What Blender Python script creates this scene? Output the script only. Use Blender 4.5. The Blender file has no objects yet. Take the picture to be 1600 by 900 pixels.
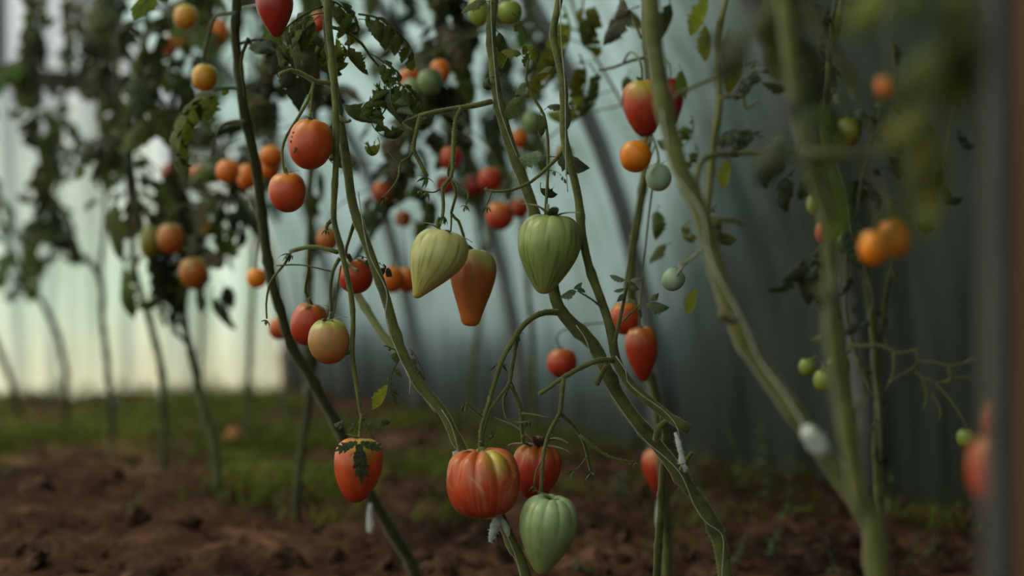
import bpy, bmesh, math, random
from mathutils import Vector, Matrix, noise
R = random.Random(7)
pi = math.pi
scene = bpy.context.scene
COL = scene.collection

# ------------------------------------------------------------------ camera
FPX, CH = 2222.0, 0.50
cam_d = bpy.data.cameras.new('camera'); cam = bpy.data.objects.new('camera', cam_d); COL.objects.link(cam)
cam.location = (0, 0, CH); cam.rotation_euler = (pi / 2, 0, 0)
cam_d.lens = 50; cam_d.sensor_width = 36; cam_d.clip_start = 0.05; cam_d.clip_end = 200
cam_d.dof.use_dof = True; cam_d.dof.focus_distance = 1.74; cam_d.dof.aperture_fstop = 2.0
scene.camera = cam
# ------------------------------------------------------------------ sky, sun, exposure
world = bpy.data.worlds.new('world'); scene.world = world; world.use_nodes = True
wn = world.node_tree
bg = wn.nodes['Background']
sky = wn.nodes.new('ShaderNodeTexSky'); sky.sky_type = 'NISHITA'; sky.sun_disc = False
sky.sun_elevation = math.radians(32); sky.sun_rotation = math.radians(-75)
sky.air_density = 1.3; sky.dust_density = 3.5; sky.ozone_density = 1.0
cloud = wn.nodes.new('ShaderNodeMix'); cloud.data_type = 'RGBA'; cloud.inputs['Factor'].default_value = 0.65   # thin overcast veil over the clear sky
wn.links.new(sky.outputs[0], cloud.inputs['A']); cloud.inputs['B'].default_value = (2.9, 3.0, 2.6, 1)
wn.links.new(cloud.outputs['Result'], bg.inputs[0]); bg.inputs[1].default_value = 0.36
sun_d = bpy.data.lights.new('sun', 'SUN'); sun_d.energy = 4.4; sun_d.angle = math.radians(34); sun_d.color = (1.0, 0.87, 0.68)
sun = bpy.data.objects.new('sun', sun_d); COL.objects.link(sun); sun.location = (-6, 1, 9)
sun.rotation_euler = Vector((0.60, -0.05, -0.74)).to_track_quat('-Z', 'Y').to_euler()
scene.view_settings.view_transform = 'Standard'; scene.view_settings.look = 'None'
scene.view_settings.gamma = 1.0; scene.view_settings.use_curve_mapping = False
scene.view_settings.exposure = -0.1
scene.cycles.max_bounces = 6; scene.cycles.diffuse_bounces = 3; scene.cycles.glossy_bounces = 2
scene.cycles.transmission_bounces = 3; scene.cycles.transparent_max_bounces = 8
scene.cycles.caustics_reflective = False; scene.cycles.caustics_refractive = False
scene.cycles.sample_clamp_indirect = 4.0

# ------------------------------------------------------------------ helpers
def P(x, y, d): return Vector(((x - 800) / FPX * d, d, CH - (y - 450) / FPX * d))
def px(n, d): return n * d / FPX
def smooth(a, b, t):
    t = max(0, min(1, (t - a) / (b - a))); return t * t * (3 - 2 * t)
def mix(a, b, t): return tuple(a[i] * (1 - t) + b[i] * t for i in range(3))
def lerp(a, b, t): return a + (b - a) * t

def gh(x, y):                                   # height of the soil
    v = Vector((x, y, 0))
    h = 0.022 * noise.noise(v * 1.3) + 0.016 * noise.noise(v * 4.1 + Vector((3, 1, 0))) + 0.012 * noise.noise(v * 9)
    h += 0.06 * math.exp(-((x + 1.15) ** 2 / 0.35 + (y - 3.0) ** 2 / 0.30))
    h += 0.035 * math.exp(-((y - 3.5 - 0.25 * x) ** 2) / 0.06) * smooth(0.2, -0.3, x)
    return h
def ground_at(x, y):                            # pixel -> point on the soil
    d = CH * FPX / (y - 450)
    for _ in range(12):
        g = gh((x - 800) / FPX * d, d); d = 0.5 * d + 0.5 * (CH - g) * FPX / (y - 450)
    return P(x, y, d)

def link(me, name, mat, parent=None, loc=(0, 0, 0)):
    o = bpy.data.objects.new(name, me); COL.objects.link(o)
    if mat is not None and not me.materials: me.materials.append(mat)
    o.location = loc
    if parent: o.parent = parent
    return o
def mesh_of(verts, faces, name, shade=True):
    me = bpy.data.meshes.new(name); me.from_pydata([tuple(v) for v in verts], [], faces)
    if shade: me.polygons.foreach_set('use_smooth', [True] * len(me.polygons))
    me.update(); return me
class MB:
    def __init__(s): s.v = []; s.f = []; s.c = []
    def add(s, vs, fs, col=None):
        b = len(s.v); s.v += [Vector(v) for v in vs]; s.f += [tuple(i + b for i in f) for f in fs]
        if col is not None: s.c += [col] * len(vs)
    def build(s, name, mat, parent=None, origin=None, shade=True):
        if origin is None: origin = parent_loc(parent)
        o_ = Vector(origin)
        me = mesh_of([v - o_ for v in s.v], s.f, name, shade)
        if s.c and len(s.c) == len(s.v):
            a = me.color_attributes.new('Col', 'FLOAT_COLOR', 'POINT')
            a.data.foreach_set('color', [k for c in s.c for k in (c[0], c[1], c[2], 1.0)])
        loc = o_ - parent_loc(parent)
        return link(me, name, mat, parent, loc)
def parent_loc(p):
    l = Vector((0, 0, 0))
    while p is not None: l += p.location; p = p.parent
    return l
def tag(o, label=None, cat=None, group=None, kind=None):
    if label: o['label'] = label
    if cat: o['category'] = cat
    if group: o['group'] = group
    if kind: o['kind'] = kind
    return o
def struct(o): o['kind'] = 'structure'; return o
def empty(name, loc):
    o = bpy.data.objects.new(name, None); COL.objects.link(o); o.location = loc; o.empty_display_size = 0.05
    return o

def spline(pts, rad, step=0.012):
    """Catmull-Rom through pts, radii interpolated; returns dense points, radii"""
    n = len(pts)
    if n == 2: seg = [(pts[0], pts[0], pts[1], pts[1])]
    else:
        e = [pts[0] * 2 - pts[1]] + list(pts) + [pts[-1] * 2 - pts[-2]]
        seg = [(e[i], e[i + 1], e[i + 2], e[i + 3]) for i in range(n - 1)]
    out, rr = [], []
    for i, (a, b, c, d) in enumerate(seg):
        k = max(2, int((c - b).length / step))
        for j in range(k):
            t = j / k
            out.append(0.5 * ((2 * b) + (c - a) * t + (2 * a - 5 * b + 4 * c - d) * t * t + (3 * b - a - 3 * c + d) * t ** 3))
            rr.append(lerp(rad[i], rad[i + 1], t))
    out.append(pts[-1].copy()); rr.append(rad[-1])
    return out, rr
def tube(mb, pts, rad, n=8, rough=0.06, nodes=0.0, flat=1.0, close=True):
    """swept tube with slight unevenness; returns list of frames"""
    N = len(pts); ax = None; base = len(mb.v); fr = []
    acc = 0; ph = R.random() * 6
    for i in range(N):
        t = (pts[min(i + 1, N - 1)] - pts[max(i - 1, 0)]).normalized()
        if ax is None:
            ax = t.cross(Vector((0.3, 1, 0.1))).normalized()
        ax = (ax - t * ax.dot(t)).normalized(); bx = t.cross(ax)
        if i: acc += (pts[i] - pts[i - 1]).length
        r = rad[i] * (1 + rough * noise.noise(pts[i] * 60) + rough * noise.noise(pts[i] * 18))
        if nodes:
            u = ((acc / nodes + ph) % 1.0) - 0.5
            r *= 1 + 0.28 * math.exp(-(u * nodes / 0.006) ** 2)
        fr.append((pts[i], t, ax.copy(), bx, r))
        for k in range(n):
            a = 2 * pi * k / n
            rr = r * (1 + 0.05 * math.cos(3 * a + acc * 20))
            mb.v.append(pts[i] + ax * math.cos(a) * rr + bx * math.sin(a) * rr * flat)
    for i in range(N - 1):
        for k in range(n):
            a = base + i * n + k; b = base + i * n + (k + 1) % n
            mb.f.append((a, b, b + n, a + n))
    if close:
        mb.f.append(tuple(base + k for k in range(n))[::-1]); mb.f.append(tuple(base + (N - 1) * n + k for k in range(n)))
    return fr
def rpx(pts):  return pts

# ------------------------------------------------------------------ materials
def mat_new(name):
    m = bpy.data.materials.new(name); m.use_nodes = True
    nt = m.node_tree; return m, nt, nt.nodes['Principled BSDF'], nt.links
def N(nt, t, **kw):
    n = nt.nodes.new(t)
    for k, v in kw.items():
        if k in n.inputs: n.inputs[k].default_value = v
        else: setattr(n, k, v)
    return n
def ramp(nt, fac, stops):
    r = nt.nodes.new('ShaderNodeValToRGB'); e = r.color_ramp.elements
    while len(e) < len(stops): e.new(0.5)
    for i, (p, c) in enumerate(stops): e[i].position = p; e[i].color = (*c, 1)
    nt.links.new(fac, r.inputs[0]); return r.outputs[0]
def noise_mat(name, c1, c2, scale=20, rough=0.6, bump=0.3, bump_scale=None, coord='Object', spec=0.4, sheen=0.0, dist=0.002, transl=0.0, detail=5, mid=None):
    m, nt, b, L = mat_new(name)
    co = N(nt, 'ShaderNodeNewGeometry').outputs['Position'] if coord == 'Position' else N(nt, 'ShaderNodeTexCoord').outputs[coord]
    n1 = N(nt, 'ShaderNodeTexNoise', Scale=scale, Detail=detail, Roughness=0.62); L.new(co, n1.inputs['Vector'])
    stops = [(0.32, c1), (0.7, c2)] if mid is None else [(0.3, c1), (0.5, mid), (0.72, c2)]
    col = ramp(nt, n1.outputs['Fac'], stops)
    L.new(col, b.inputs['Base Color']); b.inputs['Roughness'].default_value = rough
    b.inputs['Specular IOR Level'].default_value = spec
    if sheen: b.inputs['Sheen Weight'].default_value = sheen; b.inputs['Sheen Roughness'].default_value = 0.4
    if bump:
        n2 = N(nt, 'ShaderNodeTexNoise', Scale=bump_scale or scale * 3, Detail=4.0); L.new(co, n2.inputs['Vector'])
        bp = N(nt, 'ShaderNodeBump', Strength=bump, Distance=dist); L.new(n2.outputs['Fac'], bp.inputs['Height'])
        L.new(bp.outputs[0], b.inputs['Normal'])
    if transl:
        tr = N(nt, 'ShaderNodeBsdfTranslucent'); L.new(col, tr.inputs[0])
        mx = N(nt, 'ShaderNodeMixShader'); mx.inputs[0].default_value = transl
        L.new(b.outputs[0], mx.inputs[1]); L.new(tr.outputs[0], mx.inputs[2])
        L.new(mx.outputs[0], nt.nodes['Material Output'].inputs[0])
    return m
M = {}
M['stem'] = noise_mat('stem_green', (0.042, 0.048, 0.014), (0.16, 0.165, 0.045), 34, 0.62, 0.6, 190, 'Position', 0.3, 0.6, 0.0012, detail=8, mid=(0.10, 0.108, 0.027))
M['stem_dark'] = noise_mat('stem_dark', (0.035, 0.040, 0.016), (0.08, 0.085, 0.03), 24, 0.7, 0.35, 140, 'Position', 0.25, 0.35, 0.0008)
M['stem_brown'] = noise_mat('stem_brown', (0.10, 0.075, 0.035), (0.15, 0.16, 0.06), 20, 0.7, 0.35, 140, 'Position', 0.25, 0.35, 0.0008)
M['hair'] = noise_mat('stem_hair', (0.50, 0.50, 0.28), (0.6, 0.6, 0.36), 5, 0.5, 0, None, 'Object', 0.4, 0, transl=0.5)
M['calyx'] = noise_mat('calyx_green', (0.04, 0.075, 0.02), (0.10, 0.16, 0.04), 60, 0.65, 0.2, 200, 'Position', 0.3, 0.4, 0.0006)
M['calyx_dry'] = noise_mat('calyx_dry', (0.12, 0.07, 0.045), (0.30, 0.22, 0.15), 80, 0.75, 0.2, 200, 'Position', 0.2, 0.2, 0.0006)
M['twine'] = noise_mat('twine', (0.36, 0.38, 0.36), (0.58, 0.60, 0.57), 90, 0.8, 0.4, 500, 'Position', 0.2, 0.2, 0.0005, transl=0.15)
M['cloth'] = noise_mat('cloth_tie', (0.50, 0.55, 0.58), (0.78, 0.82, 0.84), 120, 0.9, 0.8, 420, 'Position', 0.1, 0.3, 0.0015, transl=0.2)
M['wood'] = noise_mat('weathered_wood', (0.035, 0.028, 0.024), (0.08, 0.066, 0.058), 14, 0.8, 0.4, 60, 'Object', 0.2)
M['board'] = noise_mat('rust_board', (0.09, 0.038, 0.024), (0.15, 0.065, 0.040), 9, 0.75, 0.4, 60, 'Object', 0.2)
M['pole'] = noise_mat('grey_pole', (0.045, 0.042, 0.046), (0.08, 0.074, 0.08), 12, 0.6, 0.2, 80, 'Object', 0.35)
M['hoop'] = noise_mat('hoop_pipe', (0.15, 0.15, 0.165), (0.25, 0.25, 0.27), 7, 0.6, 0.2, 60, 'Position', 0.3)
M['light_blocker'] = noise_mat('light_blocker', (0.012, 0.014, 0.012), (0.030, 0.036, 0.026), 6, 0.9, 0.5, 20, 'Position', 0.1)  # for the added mass that shades the side film from outside
M['grass'] = noise_mat('grass', (0.08, 0.085, 0.02), (0.32, 0.31, 0.06), 6, 0.7, 0, None, 'Position', 0.2, 0, transl=0.35, mid=(0.14, 0.17, 0.03))
M['weed'] = noise_mat('weed_leaf', (0.07, 0.12, 0.05), (0.15, 0.22, 0.10), 12, 0.65, 0, None, 'Position', 0.3, 0.2, transl=0.3)
M['clod'] = noise_mat('soil_clod', (0.035, 0.019, 0.013), (0.17, 0.088, 0.060), 22, 0.95, 0.7, 120, 'Position', 0.1, 0, 0.004, mid=(0.06, 0.034, 0.025))

def leaf_mat(name, c1, c2, edge, transl=0.38, vein=1.0):
    m, nt, b, L = mat_new(name)
    tc = N(nt, 'ShaderNodeTexCoord'); info = N(nt, 'ShaderNodeObjectInfo')
    n1 = N(nt, 'ShaderNodeTexNoise', Scale=22.0, Detail=5.0); L.new(tc.outputs['Object'], n1.inputs['Vector'])
    col = ramp(nt, n1.outputs['Fac'], [(0.3, c1), (0.62, c2), (0.80, edge)])
    hs = N(nt, 'ShaderNodeHueSaturation'); L.new(col, hs.inputs['Color'])
    mr = N(nt, 'ShaderNodeMapRange'); mr.inputs['To Min'].default_value = 0.6; mr.inputs['To Max'].default_value = 1.35
    L.new(info.outputs['Random'], mr.inputs['Value']); L.new(mr.outputs[0], hs.inputs['Value'])
    mr2 = N(nt, 'ShaderNodeMapRange'); mr2.inputs['To Min'].default_value = 0.475; mr2.inputs['To Max'].default_value = 0.52
    L.new(info.outputs['Random'], mr2.inputs['Value']); L.new(mr2.outputs[0], hs.inputs['Hue'])
    L.new(hs.outputs[0], b.inputs['Base Color']); b.inputs['Roughness'].default_value = 0.55
    b.inputs['Specular IOR Level'].default_value = 0.45; b.inputs['Sheen Weight'].default_value = 0.15
    n2 = N(nt, 'ShaderNodeTexVoronoi', Scale=130.0); L.new(tc.outputs['Object'], n2.inputs['Vector'])
    bp = N(nt, 'ShaderNodeBump', Strength=0.35, Distance=0.0015); L.new(n2.outputs['Distance'], bp.inputs['Height'])
    L.new(bp.outputs[0], b.inputs['Normal'])
    tr = N(nt, 'ShaderNodeBsdfTranslucent'); L.new(hs.outputs[0], tr.inputs[0])
    mx = N(nt, 'ShaderNodeMixShader'); mx.inputs[0].default_value = transl
    L.new(b.outputs[0], mx.inputs[1]); L.new(tr.outputs[0], mx.inputs[2])
    L.new(mx.outputs[0], nt.nodes['Material Output'].inputs[0])
    return m
M['leaf'] = leaf_mat('leaf_green', (0.055, 0.085, 0.017), (0.13, 0.17, 0.028), (0.22, 0.20, 0.04), 0.48)
M['leaf_dark'] = leaf_mat('leaf_dark', (0.022, 0.035, 0.013), (0.045, 0.064, 0.020), (0.08, 0.075, 0.025), 0.3)
M['leaf_yellow'] = leaf_mat('leaf_yellow', (0.11, 0.17, 0.025), (0.30, 0.30, 0.035), (0.42, 0.34, 0.03), 0.45)
M['leaf_grey'] = leaf_mat('leaf_grey_green', (0.09, 0.125, 0.065), (0.18, 0.235, 0.13), (0.24, 0.27, 0.15), 0.3)
M['leaf_dry'] = leaf_mat('leaf_dry', (0.06, 0.045, 0.025), (0.11, 0.10, 0.035), (0.16, 0.13, 0.06), 0.25)

def fruit_mat():
    m, nt, b, L = mat_new('tomato_skin')
    at = N(nt, 'ShaderNodeAttribute', attribute_name='Col')
    tc = N(nt, 'ShaderNodeTexCoord')
    n1 = N(nt, 'ShaderNodeTexNoise', Scale=38.0, Detail=4.0); L.new(tc.outputs['Object'], n1.inputs['Vector'])
    hs = N(nt, 'ShaderNodeHueSaturation'); L.new(at.outputs['Color'], hs.inputs['Color'])
    mr = N(nt, 'ShaderNodeMapRange'); mr.inputs['From Min'].default_value = 0.3; mr.inputs['From Max'].default_value = 0.7
    mr.inputs['To Min'].default_value = 0.86; mr.inputs['To Max'].default_value = 1.14
    L.new(n1.outputs['Fac'], mr.inputs['Value']); L.new(mr.outputs[0], hs.inputs['Value'])
    L.new(hs.outputs[0], b.inputs['Base Color'])
    n3 = N(nt, 'ShaderNodeTexNoise', Scale=24.0, Detail=3.0); L.new(tc.outputs['Object'], n3.inputs['Vector'])
    mr3 = N(nt, 'ShaderNodeMapRange'); mr3.inputs['To Min'].default_value = 0.22; mr3.inputs['To Max'].default_value = 0.42
    L.new(n3.outputs['Fac'], mr3.inputs['Value']); L.new(mr3.outputs[0], b.inputs['Roughness'])
    b.inputs['Specular IOR Level'].default_value = 0.45; b.inputs['Coat Weight'].default_value = 0.35; b.inputs['Coat Roughness'].default_value = 0.32
    b.inputs['Subsurface Weight'].default_value = 0.12; b.inputs['Subsurface Radius'].default_value = (0.012, 0.004, 0.002)
    b.inputs['Subsurface Scale'].default_value = 0.4
    n2 = N(nt, 'ShaderNodeTexNoise', Scale=320.0, Detail=2.0); L.new(tc.outputs['Object'], n2.inputs['Vector'])
    bp = N(nt, 'ShaderNodeBump', Strength=0.06, Distance=0.0006); L.new(n2.outputs['Fac'], bp.inputs['Height'])
    L.new(bp.outputs[0], b.inputs['Normal'])
    return m
M['fruit'] = fruit_mat()

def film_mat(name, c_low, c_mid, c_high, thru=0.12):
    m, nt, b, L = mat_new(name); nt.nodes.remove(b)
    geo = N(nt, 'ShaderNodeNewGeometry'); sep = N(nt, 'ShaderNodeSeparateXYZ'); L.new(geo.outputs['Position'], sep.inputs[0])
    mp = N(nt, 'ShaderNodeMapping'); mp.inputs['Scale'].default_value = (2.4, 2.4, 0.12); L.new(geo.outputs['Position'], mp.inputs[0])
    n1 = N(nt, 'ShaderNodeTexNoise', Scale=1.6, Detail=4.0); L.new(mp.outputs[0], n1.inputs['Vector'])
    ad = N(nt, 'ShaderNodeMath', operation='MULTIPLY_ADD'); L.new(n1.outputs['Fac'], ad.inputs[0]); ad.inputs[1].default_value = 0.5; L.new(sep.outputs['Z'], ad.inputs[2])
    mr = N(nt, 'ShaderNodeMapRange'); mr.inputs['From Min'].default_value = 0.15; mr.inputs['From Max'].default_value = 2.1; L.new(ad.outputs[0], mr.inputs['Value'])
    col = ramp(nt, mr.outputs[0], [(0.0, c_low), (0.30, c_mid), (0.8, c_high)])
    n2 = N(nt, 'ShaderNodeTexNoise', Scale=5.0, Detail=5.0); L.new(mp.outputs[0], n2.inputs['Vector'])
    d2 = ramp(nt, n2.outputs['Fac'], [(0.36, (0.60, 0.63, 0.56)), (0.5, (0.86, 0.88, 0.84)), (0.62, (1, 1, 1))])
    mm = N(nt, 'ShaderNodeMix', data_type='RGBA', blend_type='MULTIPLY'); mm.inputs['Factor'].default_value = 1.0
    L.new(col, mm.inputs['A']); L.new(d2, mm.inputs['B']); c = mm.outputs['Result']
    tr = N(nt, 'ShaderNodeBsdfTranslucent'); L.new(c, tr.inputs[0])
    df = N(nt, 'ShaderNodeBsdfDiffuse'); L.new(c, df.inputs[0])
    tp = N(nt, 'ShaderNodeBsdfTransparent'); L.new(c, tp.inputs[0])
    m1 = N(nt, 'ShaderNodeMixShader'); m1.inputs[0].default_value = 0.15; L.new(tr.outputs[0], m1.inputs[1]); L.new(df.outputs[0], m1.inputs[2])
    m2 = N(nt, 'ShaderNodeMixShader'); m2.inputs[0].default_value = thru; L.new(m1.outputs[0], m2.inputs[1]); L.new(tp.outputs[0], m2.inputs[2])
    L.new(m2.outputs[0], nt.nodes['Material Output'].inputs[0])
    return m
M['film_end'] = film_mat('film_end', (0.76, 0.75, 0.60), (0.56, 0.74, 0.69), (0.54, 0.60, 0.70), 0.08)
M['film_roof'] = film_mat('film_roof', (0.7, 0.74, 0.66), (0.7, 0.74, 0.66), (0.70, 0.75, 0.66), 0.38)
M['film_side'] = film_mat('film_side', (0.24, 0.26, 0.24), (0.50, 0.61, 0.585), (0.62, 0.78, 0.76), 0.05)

# ------------------------------------------------------------------ setting: soil
def soil_mat():
    m, nt, b, L = mat_new('soil')
    geo = N(nt, 'ShaderNodeNewGeometry')
    n1 = N(nt, 'ShaderNodeTexNoise', Scale=3.0, Detail=9.0, Roughness=0.7); L.new(geo.outputs['Position'], n1.inputs['Vector'])
    c = ramp(nt, n1.outputs['Fac'], [(0.34, (0.028, 0.014, 0.010)), (0.50, (0.10, 0.048, 0.032)), (0.64, (0.25, 0.125, 0.082))])
    n2 = N(nt, 'ShaderNodeTexNoise', Scale=45.0, Detail=6.0, Roughness=0.7); L.new(geo.outputs['Position'], n2.inputs['Vector'])
    c2 = ramp(nt, n2.outputs['Fac'], [(0.3, (0.5, 0.5, 0.5)), (0.7, (1.25, 1.2, 1.15))])
    mm = N(nt, 'ShaderNodeMix', data_type='RGBA', blend_type='MULTIPLY'); mm.inputs['Factor'].default_value = 1.0
    L.new(c, mm.inputs['A']); L.new(c2, mm.inputs['B']); L.new(mm.outputs['Result'], b.inputs['Base Color'])
    b.inputs['Roughness'].default_value = 0.95; b.inputs['Specular IOR Level'].default_value = 0.1
    bp = N(nt, 'ShaderNodeBump', Strength=0.9, Distance=0.012); L.new(n2.outputs['Fac'], bp.inputs['Height']); L.new(bp.outputs[0], b.inputs['Normal'])
    return m
M['soil'] = soil_mat()
U = Vector((-0.4755, 0.8797, 0)); NW = Vector((0.8797, 0.4755, 0))   # along the tunnel / out through the side wall
W0 = Vector((0.89, 3.30, 0)); TE = 4.22; TB = -4.6; HW, HB = 2.6, 2.35
def build_ground():
    v, f = [], []; nx, ny = 330, 420
    ys = [-1.5 + 13.0 * (j / ny) ** 1.25 for j in range(ny + 1)]
    for j in range(ny + 1):
        y = ys[j]
        for i in range(nx + 1):
            x = -6.5 + 12.0 * i / nx
            x = math.copysign(abs(x / 6.5) ** 1.4 * 6.5, x)
            z = gh(x, y)
            if 0.8 < y < 6.5: z += 0.035 * abs(noise.noise(Vector((x * 15, y * 13, 1)))) + 0.014 * noise.noise(Vector((x * 30, y * 30, 2))) + 0.008 * noise.noise(Vector((x * 60, y * 60, 4)))
            v.append((x, y, z))
    for j in range(ny):
        for i in range(nx):
            a = j * (nx + 1) + i; f.append((a, a + 1, a + nx + 2, a + nx + 1))
    return struct(link(mesh_of(v, f, 'ground'), 'ground', M['soil']))
ground = build_ground()
# clods: soil lumps lying loose on the bed
def clod_mesh(seed):
    bm = bmesh.new(); bmesh.ops.create_icosphere(bm, subdivisions=2, radius=1)
    for vv in bm.verts:
        q = vv.co.normalized(); k = 1 + 0.45 * noise.noise(q * 1.4 + Vector((seed * 7, 0, 0))) + 0.2 * noise.noise(q * 4 + Vector((0, seed * 3, 0)))
        vv.co = q * k; vv.co.z *= 0.7
    me = bpy.data.meshes.new('soil_clod'); bm.to_mesh(me); bm.free(); me.materials.append(M['clod']); return me
clods = [clod_mesh(s) for s in range(7)]
nb = 0
def put_clod(x, y, s):
    o = bpy.data.objects.new('soil_clod', R.choice(clods)); COL.objects.link(o); o.parent = ground
    o.location = (x, y, gh(x, y) + s * 0.25); o.rotation_euler = (R.random() * 6, R.random() * 0.6, R.random() * 6)
    o.scale = (s * R.uniform(.8, 1.3), s * R.uniform(.8, 1.3), s * R.uniform(.6, 1))
for _ in range(285):
    if R.random() < 0.62: q = ground_at(R.uniform(860, 1560), R.uniform(770, 930))
    else: q = ground_at(R.uniform(0, 860), R.uniform(690, 930))
    put_clod(q.x, q.y, 0.009 + 0.026 * R.random() ** 2)
mb = MB()                                       # crumbs too small to pick apart
for _ in range(9000):
    q = ground_at(R.uniform(-40, 1640), 640 + 300 * R.random() ** 0.7); s = 0.0025 + 0.009 * R.random() ** 2
    c = Vector((q.x, q.y, gh(q.x, q.y) + 0.002)); vs = [c + Vector((R.uniform(-1, 1), R.uniform(-1, 1), R.uniform(-.2, 1.0))) * s for _k in range(5)]
    mb.add(vs, [(0, 1, 2), (0, 2, 3), (1, 2, 4), (2, 3, 4), (0, 1, 4), (0, 3, 4)])
tag(mb.build('soil_crumbs', M['clod'], ground, shade=False), kind='stuff')

# ------------------------------------------------------------------ setting: film tunnel
def wp(t, z_ang):                               # point of the arch: t along, angle 0 (right base) .. pi (left base)
    c = W0 + U * t - NW * HW
    return c + NW * HW * math.cos(z_ang) + Vector((0, 0, HB * math.sin(z_ang)))
def film_sheet(a0, a1, na, name, mat='film_side'):
    v, f = [], []; nt_ = 150
    for i in range(nt_ + 1):
        t = TB + (TE - TB) * i / nt_
        for j in range(na + 1):
            a = lerp(a0, a1, j / na); p = wp(t, a)
            out = (NW * math.cos(a) + Vector((0, 0, math.sin(a))))
            w = 0.020 * noise.noise(Vector((t * 3.1, a * 1.1, 0))) + 0.010 * noise.noise(Vector((t * 11, a * 1.5, 3)))
            v.append(p + out * (0.045 + w) - Vector((0, 0, 0.06 if j == 0 and a0 == 0 else 0)))
    for i in range(nt_):
        for j in range(na):
            q = i * (na + 1) + j; f.append((q, q + 1, q + na + 2, q + na + 1))
    return struct(link(mesh_of(v, f, name), name, M[mat]))
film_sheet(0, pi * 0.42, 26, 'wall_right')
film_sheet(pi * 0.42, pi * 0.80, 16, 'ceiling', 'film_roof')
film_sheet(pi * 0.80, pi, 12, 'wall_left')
def end_wall(te=TE, name='wall_back', mat='film_end'):
    v, f = [], []; nu, nv = 170, 26
    for i in range(nu + 1):
        s = -1 + 2 * i / nu                     # across
        zt = HB * math.sqrt(max(0, 1 - s * s)) + 0.02
        for j in range(nv + 1):
            z = -0.06 + (zt + 0.06) * j / nv
            p = W0 + U * te - NW * HW + NW * (HW * s)
            q = s * HW
            fold = 0.06 * noise.noise(Vector((q * 5.5, z * 0.5, 0))) + 0.04 * noise.noise(Vector((q * 14 + z * 0.5, z * 0.3, 5)))
            p = p + U * (0.05 + fold); p.z = z; v.append(p)
    for i in range(nu):
        for j in range(nv):
            a = i * (nv + 1) + j; f.append((a, a + 1, a + nv + 2, a + nv + 1))
    return struct(link(mesh_of(v, f, name), name, M[mat]))
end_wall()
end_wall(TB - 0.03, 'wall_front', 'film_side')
k = 0
for t in (-4.2, -2.9, -1.55, -0.55, 0.10, 0.97, 1.80, 2.65, 3.45, 4.16):
    pts = [wp(t, pi * a / 40) for a in range(41)]; pts[0].z = -0.1; pts[-1].z = -0.1
    mb = MB(); tube(mb, pts, [0.026] * 41, 10, 0.0); k += 1
    struct(mb.build('trim_%d' % k, M['hoop']))
def box(mb, c, ex, ey, ez, hx, hy, hz):
    vs = []
    for sx in (-1, 1):
        for sy in (-1, 1):
            for sz in (-1, 1): vs.append(c + ex * hx * sx + ey * hy * sy + ez * hz * sz)
    mb.add(vs, [(0, 1, 3, 2), (4, 6, 7, 5), (0, 4, 5, 1), (2, 3, 7, 6), (0, 2, 6, 4), (1, 5, 7, 3)])
Z = Vector((0, 0, 1))
E0 = W0 + U * (TE - 0.05) - NW * HW
mb = MB(); box(mb, E0 + Z * 1.44, NW, U, Z, HW * 0.72, 0.02, 0.045); k += 1; struct(mb.build('trim_%d' % k, M['wood'], shade=False))
for s, w in ((-0.10, 0.018), (-1.1, 0.03), (1.25, 0.02)):
    mb = MB(); zt = HB * math.sqrt(1 - (s / HW) ** 2); box(mb, E0 + NW * s + Z * (1.44 + zt) * 0.5, NW, U, Z, w, 0.018, (zt - 1.44) * 0.5); k += 1
    struct(mb.build('trim_%d' % k, M['wood'], shade=False))
# dark mass added outside the film to block sky light from the near bays
def light_blocker():
    bm = MB(); n = 90; m_ = 22; k1 = 15
    for i in range(n + 1):
        t = -5.5 + 10.2 * i / n
        amax = lerp(0.44, 0.045, smooth(-0.75, 1.25, t)) * pi
        amax = max(amax, 0.045 * pi)
        for j in range(m_ + 1):
            if j <= k1:
                a = amax * j / k1; c = wp(t, a); out = (NW * math.cos(a) + Vector((0, 0, math.sin(a))))
                p = c + out * (0.20 + 0.10 * noise.noise(c * 4) + 0.06 * noise.noise(c * 11))
                if j == 0: p.z = -0.1
            else:
                u = (j - k1) / (m_ - k1); a = amax * (1 - u); c = wp(t, a); out = (NW * math.cos(a) + Vector((0, 0, math.sin(a))))
                p = c + out * (0.2 + 0.6 * math.sin(u * pi / 2) + 0.12 * noise.noise(c * 3))
                if j == m_: p.z = -0.1
            bm.v.append(p)
    for i in range(n):
        for j in range(m_):
            a = i * (m_ + 1) + j; bm.f.append((a, a + 1, a + m_ + 2, a + m_ + 1))
    struct(bm.build('light_blocker', M['light_blocker']))
light_blocker()

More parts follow.
